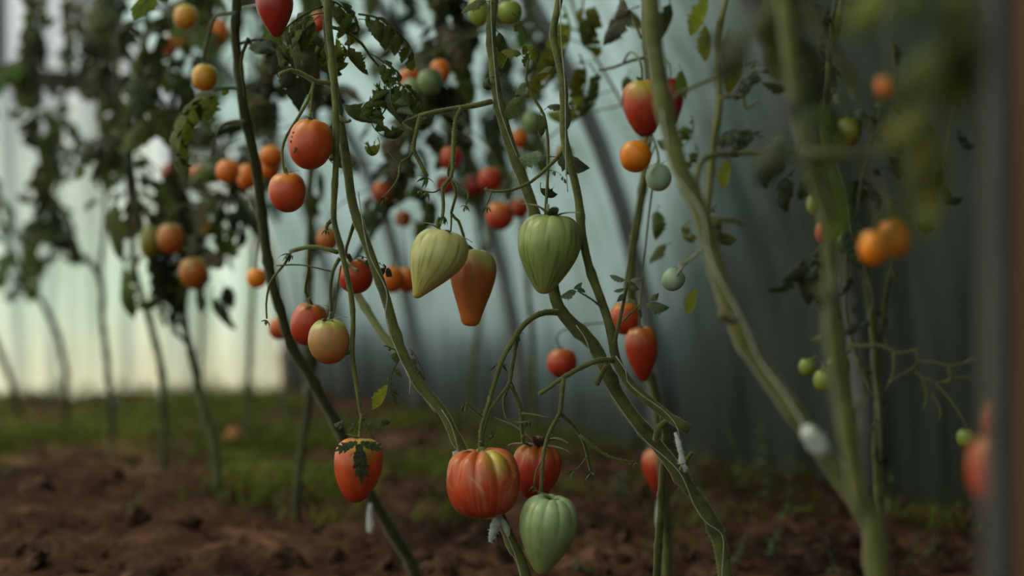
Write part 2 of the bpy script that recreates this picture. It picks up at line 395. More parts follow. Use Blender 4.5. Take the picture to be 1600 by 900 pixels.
# ------------------------------------------------------------------ leaves
def leaflet(mb, base, dx, up, length, width, rg, droop=0.5, fold=0.35, curl=0.0, serr=0.13, n=11):
    """serrated leaflet starting at base, running along dx, `up` is its face normal"""
    side = up.cross(dx).normalized(); b0 = len(mb.v)
    p = base.copy(); d = dx.copy(); u = up.copy(); seg = length / n
    tw = rg.uniform(-0.25, 0.25); ph = rg.random() * 6
    for i in range(n + 1):
        t = i / n
        w = width * (math.sin(pi * min(1, t ** 0.72)) ** 0.8 if 0 < t < 1 else 0.03)
        if t < 1: w = w * (1 + serr * (1 if i % 2 else -1) + 0.10 * math.sin(i * 1.9 + ph))
        tip = 0.25 * seg * (1 if i % 2 else 0)
        f = fold + curl * t
        for kx in (-1, -0.5, 0, 0.5, 1):
            lift = -abs(kx) * w * f * (1.0 if abs(kx) < 1 else 1.35) + 0.10 * w * math.sin(6 * t + ph + kx * 2)
            mb.v.append(p + side * (kx * w * (1 - 0.3 * curl * abs(kx))) + u * lift - d * tip * abs(kx))
        if i < n:
            for kx in range(4):
                a = b0 + i * 5 + kx; mb.f.append((a, a + 1, a + 6, a + 5))
        ang = droop / n
        d2 = (d * math.cos(ang) - u * math.sin(ang)); u = (u * math.cos(ang) + d * math.sin(ang)); d = d2
        side2 = side * math.cos(tw / n) + u * math.sin(tw / n); side = (side2 - d * side2.dot(d)).normalized(); u = d.cross(side)
        p = p + d * seg
def compound_leaf(seed, pairs=4, droop=1.4, lf_droop=0.7, fold=0.4, curl=0.0, wid=0.42, dry=0):
    """unit-long pinnate tomato leaf along +X, face +Z"""
    rg = random.Random(seed); mb = MB()
    n = 14; p = Vector((0, 0, 0)); ang = 0.35; pts = [p.copy()]; angs = [ang]
    for i in range(n):
        ang -= droop / n; yaw = 0.15 * math.sin(i * 0.7 + seed)
        p = p + Vector((math.cos(ang) * math.cos(yaw), math.sin(yaw), math.sin(ang))) / n; pts.append(p.copy()); angs.append(ang)
    tube(mb, pts, [lerp(0.017, 0.006, i / n) for i in range(n + 1)], 5, 0)
    for k in range(pairs):
        t = lerp(0.30, 0.88, k / max(1, pairs - 1)); i = int(t * n); q = pts[i]; a = angs[i]
        dx = Vector((math.cos(a), 0, math.sin(a))); up = Vector((-math.sin(a), 0, math.cos(a)))
        L = (0.34 - 0.12 * abs(t - 0.55)) * rg.uniform(0.75, 1.1)
        for s in (-1, 1):
            dd = (dx * 0.55 + Vector((0, s, 0)) * rg.uniform(0.7, 1.1) - Z * rg.uniform(0.1, 0.5)).normalized()
            uu = (up - dd * up.dot(dd)).normalized()
            # short petiolule
            q2 = q + dd * 0.05; tube(mb, [q, q + dd * 0.025, q2], [0.007, 0.005, 0.005], 4, 0)
            leaflet(mb, q2, dd, uu, L, L * wid * rg.uniform(0.8, 1.1), rg, lf_droop * rg.uniform(0.6, 1.5), fold, curl)
            if rg.random() < 0.6:
                j = max(0, i - 2); ds = (dx * 0.3 + Vector((0, s, 0)) - Z * 0.3).normalized()
                leaflet(mb, pts[j], ds, (up - ds * up.dot(ds)).normalized(), 0.10, 0.035, rg, 0.4, fold, 0, n=5)
    a = angs[-1]; dx = Vector((math.cos(a), 0, math.sin(a))); up = Vector((-math.sin(a), 0, math.cos(a)))
    leaflet(mb, pts[-1], dx, up, 0.36, 0.36 * wid * 1.1, rg, lf_droop, fold, curl)
    return mesh_of(mb.v, mb.f, 'leaf')
def simple_leaf(seed, droop=1.0, fold=0.4, curl=0.3, wid=0.28):
    rg = random.Random(seed); mb = MB()
    tube(mb, [Vector((0, 0, 0)), Vector((0.08, 0, 0.01)), Vector((0.18, 0, 0))], [0.016, 0.012, 0.01], 5, 0)
    leaflet(mb, Vector((0.17, 0, 0)), Vector((1, 0, 0)), Vector((0, 0, 1)), 0.85, wid, rg, droop, fold, curl, serr=0.12, n=15)
    return mesh_of(mb.v, mb.f, 'leaf')
LEAF = {}
LEAF['comp'] = [compound_leaf(s, 4, 1.3 + 0.3 * (s % 3), 0.7) for s in range(5)]
LEAF['wilt'] = [compound_leaf(s + 20, 4, 2.1 + 0.25 * (s % 3), 1.3, 0.9, 0.5, 0.36) for s in range(4)]
LEAF['small'] = [compound_leaf(s + 40, 2, 0.9, 0.5, 0.3, 0, 0.4) for s in range(3)]
LEAF['simple'] = [simple_leaf(s + 60, 0.9 + 0.3 * s) for s in range(3)]
def lobed_leaf(seed):
    rg = random.Random(seed); mb = MB(); X, Y_ = Vector((1, 0, 0)), Vector((0, 1, 0))
    leaflet(mb, Vector((0, 0, 0)), X, Z, 1.0, 0.13, rg, 0.2, 0.1, 0, 0.25, 12)
    for t, l in ((0.18, .24), (0.38, .34), (0.60, .26)):
        for s in (-1, 1): leaflet(mb, Vector((t, 0, 0.005)), (X * 0.9 + Y_ * s * 0.8).normalized(), Z, l * rg.uniform(.8, 1.1), 0.075, rg, 0.2, 0.1, 0, 0.2, 6)
    return mesh_of(mb.v, mb.f, 'leaf')
LEAF['flat'] = [lobed_leaf(s) for s in range(3)]
LEAF['curl'] = [simple_leaf(s + 70, 2.6 + 0.8 * s, 1.0, 0.7, 0.22) for s in range(3)]
for ls in LEAF.values():
    for me in ls: me.materials.append(M['leaf'])
leaf_count = 0
def put_leaf(plant, kind, base, length, direction, roll=0.0, mat='leaf', name='leaf'):
    """direction: where the unit leaf's +X goes; its face stays as level as it can, then rolled"""
    global leaf_count
    me = R.choice(LEAF[kind]) if not isinstance(kind, tuple) else LEAF[kind[0]][kind[1]]
    o = bpy.data.objects.new(name, me); COL.objects.link(o); o.parent = plant
    o.location = base - plant.location
    x = Vector(direction).normalized(); y = Z.cross(x)
    if y.length < 1e-3: y = Vector((0, 1, 0))
    y.normalize(); z = x.cross(y)
    m = Matrix((x, y, z)).transposed() @ Matrix.Rotation(roll, 3, 'X')
    o.rotation_euler = m.to_euler(); o.scale = (length,) * 3
    if mat != 'leaf':
        o.material_slots[0].link = 'OBJECT'; o.material_slots[0].material = M[mat]
    leaf_count += 1
    return o

# ------------------------------------------------------------------ plants
class Plant:
    def __init__(s, base, label, group='tomato plants in the tunnel'):
        s.root = tag(empty('tomato_plant', base), label, 'plant', group); s.curves = []; s.mat = 'stem'; s.frames = []
    def stem(s, pts, d0, d1, r0, r1, name='stem', n=10, mat=None, nodes=0.075, hair=0, attach=True, rough=0.07, step=0.010):
        """pts in picture pixels (or (x,y,d)); radius in picture pixels at that depth"""
        k = len(pts); L = [0]
        for i in range(1, k): L.append(L[-1] + math.dist(pts[i][:2], pts[i - 1][:2]))
        pp, rr = [], []
        for i, q in enumerate(pts):
            u = L[i] / L[-1]; d = q[2] if len(q) > 2 else lerp(d0, d1, u)
            pp.append(P(q[0], q[1], d)); rr.append(px(lerp(r0, r1, u), d))
        a, r = spline(pp, rr, step)
        if name == 'stem' and nodes:            # slight zigzag of a real stem
            for i, v in enumerate(a): a[i] = v + Vector((noise.noise(v * 14), noise.noise(v * 14 + Vector((5, 0, 0))), 0)) * r[i] * 0.45
        mb = MB(); fr = tube(mb, a, r, n, rough, nodes)
        o = mb.build(name, M[mat or s.mat], s.root)
        if attach: s.curves.append(a)
        if hair: s.frames.append((fr, hair))
        return a
    def hairs(s):
        mb = MB()
        for fr, dens in s.frames:
            for i in range(len(fr) - 1):
                p, t, ax, bx, r = fr[i]; p2 = fr[i + 1][0]; L = (p2 - p).length
                c = dens * L * (0.4 + r / 0.004)
                for _ in range(int(c) + (R.random() < c % 1)):
                    a = R.random() * 2 * pi; nrm = ax * math.cos(a) + bx * math.sin(a); b = p.lerp(p2, R.random()) + nrm * r * 0.93
                    ln = R.uniform(0.001, 0.003); tip = b + (nrm + t * R.uniform(-.4, .4)).normalized() * ln
                    w = 0.00020; sd = t * w
                    mb.add([b - sd, b + sd, tip], [(0, 1, 2)])
        if mb.v: tag(mb.build('stem_hairs', M['hair'], s.root, shade=False), kind='stuff')
    def foliage(s, curve, n, t0=0, t1=1, size=(0.15, 0.24), kinds=('comp',), mats=('leaf',), pitch=(-0.9, 0.5), yaws=None):
        L = len(curve)
        if s.root.location.y > 2.6: n = int(n * 0.9); size = (size[0] * 0.62, size[1] * 0.74)
        for i in range(n):
            t = lerp(t0, t1, (i + R.random()) / n); p = curve[min(L - 1, int(t * (L - 1)))]
            yaw = R.uniform(0, 2 * pi) if yaws is None else R.uniform(*yaws); pt = R.uniform(*pitch)
            put_leaf(s.root, R.choice(kinds), p, R.uniform(*size), (math.cos(yaw) * math.cos(pt), math.sin(yaw) * math.cos(pt), math.sin(pt)), R.uniform(-0.5, 0.5), R.choice(mats))
    def leaf_px(s, x, y, d, lpx, ang, kind='simple', mat='leaf', roll=0.0, depth=0.0):
        """leaf from pixel (x,y); ang in picture degrees (0 right, 90 up), depth tilts away"""
        a = math.radians(ang)                   # roll turns the face towards the aisle
        return put_leaf(s.root, kind, P(x, y, d), px(lpx, d), (math.cos(a), depth, math.sin(a)), roll * (1 if math.cos(a) >= 0 else -1), mat)
def base_of(x, d): xx = (x - 800) / FPX * d; return Vector((xx, d, gh(xx, d)))
def down(x, d):    # a pixel just under the soil at that column and depth
    b = base_of(x, d); return (x, 450 + (CH - b.z + 0.02) * FPX / d, d)

# --- front row, in focus
p1 = Plant(base_of(1150, 1.76), 'hairy stemmed central tomato plant with the white string spiralling round its bare lower stem')
A1 = p1.stem([(752, -190), (765, -60), (770, 0), (766, 45), (773, 110), (783, 180), (797, 230), (815, 275), (832, 325), (848, 385), (862, 440), (871, 480), (893, 508), (925, 538), (948, 580), (975, 632), (1025, 695), (1082, 765), (1116, 825), (1135, 900), down(1150, 1.76)],
            1.78, 1.76, 7, 12.5, hair=1500)
p1.stem([(769, 158), (745, 164), (715, 169), (680, 175), (655, 181)], 1.77, 1.75, 4.6, 3.4, 'branch', 8, hair=1700, nodes=0)
p1.stem([(656, 180), (651, 203), (646, 232), (655, 252), (667, 276)], 1.75, 1.74, 3.2, 3.6, 'branch', 8, hair=1700, nodes=0)
p1.stem([(656, 181), (642, 186), (630, 192), (637, 199), (646, 204)], 1.75, 1.74, 2.2, 1.8, 'branch', 6, hair=900, nodes=0)
p1.stem([(647, 233), (639, 246), (626, 254), (623, 275), (614, 292), (601, 306)], 1.745, 1.73, 2.2, 1.6, 'branch', 6, hair=900, nodes=0)
p1.stem([(626, 254), (616, 246), (606, 235)], 1.74, 1.73, 1.8, 1.3, 'branch', 6, nodes=0)
p1.stem([(721, 169), (712, 188), (709, 220), (708, 250), (705, 277), (692, 292), (693, 318), (691, 340), (684, 358)], 1.755, 1.72, 3.8, 2.6, 'branch', 8, hair=1700, nodes=0)
p1.stem([(708, 245), (702, 262), (701, 275), (707, 284), (713, 304), (705, 333), (716, 345), (724, 368), (728, 388)], 1.75, 1.79, 2.6, 2.2, 'branch', 8, hair=1500, nodes=0)
p1.stem([(707, 281), (722, 292), (732, 303), (728, 320)], 1.75, 1.74, 1.7, 1.4, 'branch', 6, nodes=0)
p1.stem([(691, 292), (680, 300), (670, 300), (655, 298)], 1.74, 1.72, 1.5, 0.9, 'branch', 6, nodes=0)
p1.stem([(705, 334), (705, 350), (704, 362)], 1.75, 1.75, 1.7, 1.4, 'branch', 6, nodes=0)
# lower truss
T2 = p1.stem([(871, 488), (852, 488), (832, 496), (813, 514), (797, 540), (783, 566), (773, 598), (763, 632), (753, 664), (750, 690), (752, 711)], 1.75, 1.70, 5.0, 2.9, 'branch', 8, hair=1700, nodes=0)
p1.stem([(810, 518), (805, 545), (800, 575), (796, 598), (783, 617), (766, 642), (757, 672), (753, 703)], 1.745, 1.705, 3.4, 2.2, 'branch', 8, hair=1500, nodes=0)
p1.stem([(797, 597), (806, 618), (814, 640), (815, 665), (818, 692)], 1.745, 1.76, 2.9, 3.2, 'branch', 8, hair=1500, nodes=0)
p1.stem([(796, 602), (787, 622), (790, 648), (803, 661), (828, 659)], 1.745, 1.74, 2.2, 2.4, 'branch', 6, hair=700, nodes=0)
p1.stem([(815, 646), (835, 648), (865, 655)], 1.745, 1.73, 1.6, 1.3, 'branch', 6, nodes=0)
p1.stem([(754, 652), (742, 642), (728, 630)], 1.71, 1.70, 1.8, 1.6, 'branch', 6, hair=600, nodes=0)
# stubs
p1.stem([(1025, 688), (1030, 668), (1045, 657), (1062, 655)], 1.75, 1.73, 5.5, 4.2, 'branch', 8, hair=1200, nodes=0)
p1.stem([(1065, 735), (1075, 715), (1082, 707)], 1.74, 1.73, 4.5, 3.2, 'branch', 8, nodes=0)
p1.stem([(947, 572), (938, 588), (932, 600)], 1.74, 1.72, 4.0, 4.4, 'branch', 8, mat='stem_brown', nodes=0)

p2 = Plant(base_of(1010, 1.9), 'slim tomato plant right of centre with a cut stem end and a fresh leafy shoot')
A2 = p2.stem([(865, -180), (874, -60), (874, 0), (865, 52), (872, 95), (880, 150), (882, 215), (893, 265), (903, 310), (909, 365), (920, 415), (938, 465), (953, 515), (962, 565), (985, 603), (1020, 632), (1050, 655), (1075, 672)], 1.73, 1.715, 5.5, 7.6, hair=1500)
p2.stem([(1035, 645), (1040, 690), (1034, 760), down(1020, 1.9)], 1.78, 1.9, 6, 6.5, hair=0)
p2.stem([(884, 218), (876, 240), (855, 262), (830, 284), (800, 297), (768, 299), (757, 294)], 1.73, 1.72, 3.4, 1.8, 'branch', 8, hair=1300, nodes=0)
p2.stem([(768, 299), (764, 312), (760, 320)], 1.72, 1.72, 1.8, 1.2, 'branch', 6, nodes=0)
T3 = p2.stem([(960, 563), (935, 563), (910, 573), (880, 590), (858, 606), (842, 616)], 1.715, 1.70, 4.6, 3.3, 'branch', 8, hair=1500, nodes=0)
p2.stem([(881, 590), (878, 618), (875, 645), (862, 668), (851, 700), (847, 740), (845, 776)], 1.70, 1.68, 3.8, 2.8, 'branch', 8, hair=1300, nodes=0)
p2.stem([(875, 646), (895, 664), (912, 690), (923, 735)], 1.70, 1.74, 3.4, 2.4, 'branch', 8, hair=900, nodes=0)
p2.stem([(906, 680), (926, 697), (950, 713), (975, 720), (992, 722)], 1.71, 1.72, 2.4, 1.9, 'branch', 6, hair=700, nodes=0)
p2.stem([(918, 712), (905, 730), (897, 735)], 1.72, 1.72, 1.5, 1.0, 'branch', 6, nodes=0)
p2.stem([(850, 715), (838, 735), (834, 760)], 1.69, 1.67, 1.6, 1.2, 'branch', 6, nodes=0)
sh = p2.stem([(960, 538), (966, 510), (974, 475), (981, 440)], 1.715, 1.70, 3.2, 2.2, 'branch', 8, hair=2600, nodes=0)
p2.stem([(973, 503), (985, 490), (1000, 477)], 1.705, 1.69, 2.2, 1.4, 'branch', 6, hair=700, nodes=0)
p2.stem([(942, 482), (925, 468), (905, 456)], 1.715, 1.70, 2.0, 1.3, 'branch', 6, hair=700, nodes=0)
for a_ in ((981, 441, 26, 35, 0.8), (981, 441, 32, 140, 0.7), (980, 448, 24, 10, 0.9), (977, 458, 20, 215, 0.9), (979, 452, 22, 165, 0.6)):
    p2.leaf_px(a_[0], a_[1], 1.70, a_[2], a_[3], 'simple', 'leaf_grey', a_[4], -0.2)
p2.leaf_px(1000, 477, 1.69, 50, 12, 'simple', 'leaf_grey', 0.8, -0.1); p2.leaf_px(998, 479, 1.69, 24, 110, 'simple', 'leaf_grey', 0.7); p2.leaf_px(1012, 473, 1.69, 26, 55, 'simple', 'leaf_grey', 0.9); p2.leaf_px(996, 480, 1.69, 20, -50, 'simple', 'leaf_grey', 0.9)
p2.leaf_px(907, 457, 1.70, 40, 165, 'simple', 'leaf_grey', 0.8); p2.leaf_px(916, 461, 1.70, 26, 110, 'simple', 'leaf_grey', 0.6); p2.leaf_px(895, 455, 1.70, 22, 60, 'simple', 'leaf_grey', 0.8)
# little leafy side shoot between the two stems, curled leaves
ss = p2.stem([(825, 95), (822, 125), (838, 160), (850, 180), (856, 220), (856, 270), (852, 340)], 1.76, 1.75, 2.2, 2.6, 'branch', 6, nodes=0, hair=400)
for x, y, l, an, kd, mt, ro in ((830, 128, 40, 190, 'simple', 'leaf_grey', 0.9), (826, 150, 70, 195, 'simple', 'leaf', 1.0), (846, 172, 44, 250, 'simple', 'leaf', 0.5), (850, 172, 40, 40, 'simple', 'leaf_grey', 0.8),
                               (857, 245, 62, 170, 'simple', 'leaf_grey', 1.1), (857, 245, 75, -2, 'simple', 'leaf_grey', 1.1), (820, 92, 50, 130, 'simple', 'leaf_yellow', 0.8), (884, 155, 55, -65, 'simple', 'leaf_grey', 0.7),
                               (812, 75, 60, 20, 'curl', 'leaf_yellow', 0.6), (838, 120, 34, 60, 'simple', 'leaf_grey', 0.2), (845, 285, 50, -95, 'curl', 'leaf_dark', 0.5), (856, 265, 30, -20, 'small', 'leaf_grey', 0.5)):
    p2.leaf_px(x, y, 1.755, l, an, kd, mt, ro)
p1.leaf_px(772, 45, 1.77, 55, -40, 'simple', 'leaf', 0.8); p1.leaf_px(772, 120, 1.77, 60, 190, 'curl', 'leaf_grey', 0.8); p1.leaf_px(790, 60, 1.8, 50, -80, 'simple', 'leaf', 0.7)
p1.leaf_px(770, 5, 1.77, 60, 160, 'simple', 'leaf', 0.5); p1.leaf_px(800, 20, 1.8, 70, -60, 'small', 'leaf', 0.5)

p3 = Plant(base_of(840, 1.75), 'two stemmed tomato plant left of centre leaning down behind the biggest ribbed red tomato')
B1 = p3.stem([(500, -180), (506, -60), (508, 0), (515, 60), (521, 115), (530, 185), (543, 265), (557, 335), (580, 400), (603, 468), (624, 538), (650, 592), (690, 640), (714, 688), (742, 735), (775, 790), (800, 848), (822, 905), down(842, 1.75)], 1.80, 1.75, 6, 9.5, hair=900)
B2 = p3.stem([(512, -60), (513, 20), (519, 90), (525, 160), (526, 235), (523, 300), (522, 345), (532, 385), (541, 425), (549, 470), (552, 515), (551, 550), (556, 595), (563, 642), (568, 656)], 1.77, 1.73, 6.5, 3.2, hair=900)
p3.stem([(565, 646), (563, 668), (561, 688)], 1.73, 1.72, 2.8, 2.4, 'branch', 6, hair=900, nodes=0)
p3.stem([(568, 656), (585, 690), (596, 712)], 1.73, 1.74, 2.2, 1.8, 'branch', 6, nodes=0)
p3.stem([(531, 403), (520, 424), (516, 455), (517, 480), (515, 502)], 1.755, 1.75, 3.2, 2.4, 'branch', 8, hair=700, nodes=0)
p3.stem([(533, 415), (527, 450), (524, 480), (519, 500)], 1.76, 1.75, 1.4, 1.2, 'branch', 6, nodes=0)
p3.stem([(528, 394), (505, 388), (480, 386), (453, 393)], 1.77, 1.80, 3.8, 3.4, 'branch', 8, hair=500, nodes=0)
p3.stem([(455, 392), (445, 412), (428, 432), (420, 448), (416, 475), (417, 498)], 1.80, 1.80, 2.4, 1.5, 'branch', 6, nodes=0)
p3.stem([(482, 388), (482, 420), (477, 455), (486, 478)], 1.82, 1.86, 2.4, 2.2, 'branch', 6, nodes=0)
p3.stem([(432, 415), (470, 414), (518, 424)], 1.80, 1.79, 1.3, 1.2, 'branch', 6, nodes=0)
p3.stem([(553, 350), (545, 375), (540, 395), (548, 408)], 1.80, 1.86, 3.2, 2.4, 'branch', 8, nodes=0)
p3.stem([(525, 132), (508, 129), (493, 127), (475, 117), (455, 110), (436, 117)], 1.78, 1.76, 4.0, 3.4, 'branch', 8, hair=700, nodes=0)
p3.stem([(491, 128), (482, 155), (465, 185), (448, 212), (441, 235), (443, 262), (447, 272)], 1.77, 1.78, 3.0, 2.0, 'branch', 8, hair=500, nodes=0)
p3.stem([(490, 128), (487, 155), (485, 178), (484, 192)], 1.77, 1.76, 2.6, 2.2, 'branch', 6, nodes=0)
p3.stem([(553, 452), (575, 488), (600, 524), (628, 558), (655, 600), (690, 645)], 2.0, 1.80, 6.5, 7, nodes=0.08)
p3.stem([(516, 42), (540, 50), (565, 68), (580, 90), (598, 110), (612, 128)], 1.79, 1.85, 2.8, 1.8, 'branch', 6, nodes=0)
p3.stem([(526, 180), (540, 190), (548, 188)], 1.78, 1.77, 3.4, 2.6, 'branch', 6, nodes=0)
p3.stem([(520, 343), (512, 350), (510, 357)], 1.77, 1.76, 4, 2.6, 'branch', 6, nodes=0)
p3.stem([(541, 412), (552, 420), (560, 422)], 1.75, 1.73, 3.5, 2.4, 'branch', 6, nodes=0)
p3.stem([(551, 548), (540, 552), (531, 549)], 1.74, 1.73, 4.2, 3.2, 'branch', 6, nodes=0)
for x, y, l, an, kd, mt, ro in ((560, 30, 60, -5, 'simple', 'leaf', 0.9), (545, 62, 70, -95, 'simple', 'leaf', 0.6), (528, 52, 50, -110, 'simple', 'leaf_yellow', 0.5), (548, 12, 60, -80, 'simple', 'leaf', 0.3),
                               (612, 125, 75, -75, 'curl', 'leaf', 0.4), (605, 130, 85, -95, 'simple', 'leaf_grey', 0.9), (612, 128, 60, -40, 'simple', 'leaf', 0.4), (588, 155, 55, 205, 'simple', 'leaf', 1.0), (588, 170, 60, -80, 'curl', 'leaf', 0.4),
                               (555, 185, 42, 30, 'simple', 'leaf', 0.6), (590, 215, 60, -70, 'curl', 'leaf_yellow', 0.6), (500, 25, 70, 215, 'simple', 'leaf', 0.8), (470, 60, 60, 230, 'simple', 'leaf', 0.6), (508, 20, 80, 200, 'comp', 'leaf', 0.4),
                               (606, 590, 62, -88, 'simple', 'leaf_yellow', 0.4), (561, 693, 66, -86, 'flat', 'leaf_dark', 1.55), (559, 691, 42, 200, 'flat', 'leaf_dark', 1.4), (563, 691, 40, -18, 'flat', 'leaf_dark', 1.4), (563, 672, 36, 160, 'small', 'leaf_dark', 1.0), (566, 668, 36, 20, 'small', 'leaf_dark', 1.0), (640, 545, 60, -60, 'small', 'leaf_grey', 0.6), (600, 540, 70, -30, 'small', 'leaf', 0.6), (560, 22, 110, -20, 'comp', 'leaf', 0.8), (600, 108, 120, -68, 'wilt', 'leaf', 0.5), (612, 130, 100, -95, 'wilt', 'leaf_grey', 0.5), (588, 150, 85, -115, 'wilt', 'leaf', 0.5), (580, 85, 80, -30, 'comp', 'leaf', 0.9), (545, 55, 95, -85, 'wilt', 'leaf_yellow', 0.6), (505, 10, 110, 205, 'comp', 'leaf', 0.9), (515, 60, 90, 225, 'wilt', 'leaf', 0.9), (560, 400, 50, -20, 'small', 'leaf_dark', 0.9), (612, 130, 70, -20, 'comp', 'leaf', 0.9), (520, 200, 80, -120, 'wilt', 'leaf', 0.5), (508, 0, 90, -20, 'comp', 'leaf', 0.9), (625, 560, 60, 250, 'small', 'leaf', 0.4)):
    p3.leaf_px(x, y, (1.70 if y < 676 else 1.668) if y > 640 else 1.79, l, an, kd, mt, ro)

p4 = Plant(base_of(650, 2.42), 'tomato plant with one long bowed dark stem passing behind the leaf covered red tomato')
C1 = p4.stem([(372, -180), (372, -60), (370, 0), (368, 60), (375, 130), (388, 205), (402, 280), (413, 365), (425, 440), (448, 520), (488, 592), (523, 655), (552, 720), (582, 780), (616, 838), (640, 880), down(652, 2.42)], 1.90, 2.42, 7, 9.5, mat='stem_dark')
p4.stem([(388, 60), (377, 95), (383, 150)], 1.88, 1.92, 3, 2.4, 'branch', 6, mat='stem_dark', nodes=0)
p4.stem([(371, 20), (352, 22), (335, 28), (325, 60), (318, 85), (318, 102)], 1.95, 2.25, 3.4, 2.4, 'branch', 6, mat='stem_dark', nodes=0)
p4.stem([(384, 190), (365, 190), (345, 198), (335, 225), (330, 250)], 2.0, 2.2, 3.2, 1.8, 'branch', 6, mat='stem_dark', nodes=0)
p4.stem([(380, 12), (410, 6), (430, 0)], 1.9, 1.75, 3, 2.4, 'branch', 6, nodes=0)
for c_, n_, a_, b_ in ((C1, 6, 0.0, 0.13), (C1, 2, 0.13, 0.3)):
    p4.foliage(c_, n_, a_, b_, (0.10, 0.17), ('comp', 'wilt', 'small'), ('leaf', 'leaf', 'leaf_dark'))

# --- right side, close and blurred
p5 = Plant(base_of(1420, 1.2), 'thick pale green tomato stem sweeping down past the white cloth knot at the lower right')
D1 = p5.stem([(1005, -190), (1012, -60), (1015, 0), (1020, 60), (1036, 160), (1062, 255), (1088, 315), (1108, 385), (1132, 455), (1160, 518), (1202, 588), (1250, 658), (1300, 728), (1345, 800), (1368, 880), down(1390, 1.2)], 1.32, 1.2, 13.5, 15, n=14)
D2 = p5.stem([(1105, 375), (1108, 300), (1115, 220), (1125, 155), (1120, 100), (1125, 40), (1150, -60)], 1.35, 1.5, 7, 4, nodes=0.06)
p5.stem([(1085, 310), (1098, 250), (1150, 240), (1190, 238), (1215, 215)], 1.33, 1.4, 6, 3, 'branch', 8, nodes=0)
p5.stem([(1128, 152), (1160, 150), (1165, 170), (1185, 158)], 1.4, 1.42, 3, 2.4, 'branch', 6, nodes=0)
p5.stem([(1055, 150), (1085, 135), (1118, 120)], 1.35, 1.38, 3.2, 2.8, 'branch', 6, nodes=0)
p5.stem([(1145, 500), (1132, 497), (1126, 492)], 1.22, 1.2, 9, 6, 'branch', 8, mat='stem_brown', nodes=0)
p5.stem([(1110, 375), (1085, 400), (1062, 415)], 1.35, 1.5, 4, 2.6, 'branch', 8, nodes=0)
p5.stem([(1112, 360), (1120, 345), (1150, 345), (1160, 350)], 1.3, 1.32, 5, 3, 'branch', 8, nodes=0)
for x, y, l, an, kd, mt, ro in ((1092, 30, 80, -50, 'simple', 'leaf_yellow', 0.8), (1100, -20, 90, -75, 'simple', 'leaf_yellow', 0.7), (1140, 45, 70, -110, 'simple', 'leaf', 0.8), (1160, 75, 80, -90, 'simple', 'leaf_yellow', 0.9),
                               (1042, -10, 95, -70, 'simple', 'leaf_dark', 0.5), (1040, 95, 60, -75, 'curl', 'leaf', 0.5), (1060, 100, 60, -60, 'simple', 'leaf', 0.8), (1130, 238, 70, -60, 'simple', 'leaf_yellow', 0.8), (1080, 180, 80, -80, 'wilt', 'leaf', 0.4),
                               (1085, 225, 60, -60, 'wilt', 'leaf', 0.4), (1030, 320, 60, 250, 'simple', 'leaf', 0.8), (1050, 380, 55, 190, 'simple', 'leaf', 0.6), (1080, 345, 50, 215, 'wilt', 'leaf_yellow', 0.6), (1085, 440, 60, -75, 'simple', 'leaf_yellow', 0.6),
                               (1120, 320, 80, 240, 'wilt', 'leaf', 0.4), (1000, 10, 90, 200, 'simple', 'leaf_dark', 0.6), (980, -10, 60, 230, 'simple', 'leaf_dry', 0.6)):
    p5.leaf_px(x, y, 1.45, l, an, kd, mt, ro)

p6 = Plant(base_of(1400, 1.05), 'nearest tomato stem on the right, blurred and upright beside the white cloth knot')
E1 = p6.stem([(1195, -200), (1215, -60), (1228, 20), (1240, 100), (1250, 185), (1270, 275), (1296, 350), (1302, 430), (1303, 510), (1312, 600), (1326, 690), (1345, 780), (1375, 880), down(1400, 1.05)], 1.0, 1.05, 11, 17, n=14)
E2 = p6.stem([(1235, -60), (1262, 0), (1282, 50), (1305, 85), (1320, 100)], 0.95, 0.98, 9, 7, 'branch', 8, nodes=0)
p6.stem([(1215, -40), (1195, 30), (1150, 60), (1090, 62)], 0.95, 0.9, 8, 7, 'branch', 8, nodes=0)
p6.stem([(1262, 238), (1320, 240), (1375, 238)], 1.0, 1.0, 6, 4, 'branch', 8, nodes=0)
p6.stem([(1265, 255), (1220, 240), (1180, 250)], 1.0, 1.0, 5, 4, 'branch', 8, nodes=0)
p6.stem([(1300, 470), (1285, 462), (1275, 448)], 1.0, 1.0, 8, 5, 'branch', 8, nodes=0)
p6.stem([(1328, 655), (1345, 635), (1352, 622)], 1.03, 1.03, 8, 5, 'branch', 8, nodes=0)
p6.foliage(E1, 5, 0.02, 0.28, (0.05, 0.085), ('comp', 'simple', 'wilt'), ('leaf', 'leaf_dark'), yaws=(-1.2, 1.2))
for x, y, l, an, kd, mt, ro, d in ((1270, 60, 110, -60, 'simple', 'leaf_dark', 0.6, 0.95), (1240, 200, 120, 220, 'simple', 'leaf_dark', 0.9, 0.95), (1300, 90, 90, -20, 'simple', 'leaf', 0.9, 0.9), (1180, 40, 120, 215, 'simple', 'leaf_dark', 0.9, 0.85),
                                  (1270, 110, 100, -80, 'simple', 'leaf_dark', 0.7, 0.95), (1240, 140, 90, -50, 'simple', 'leaf_grey', 0.4, 0.95)):
    p6.leaf_px(x, y, d, l, an, kd, mt, ro)

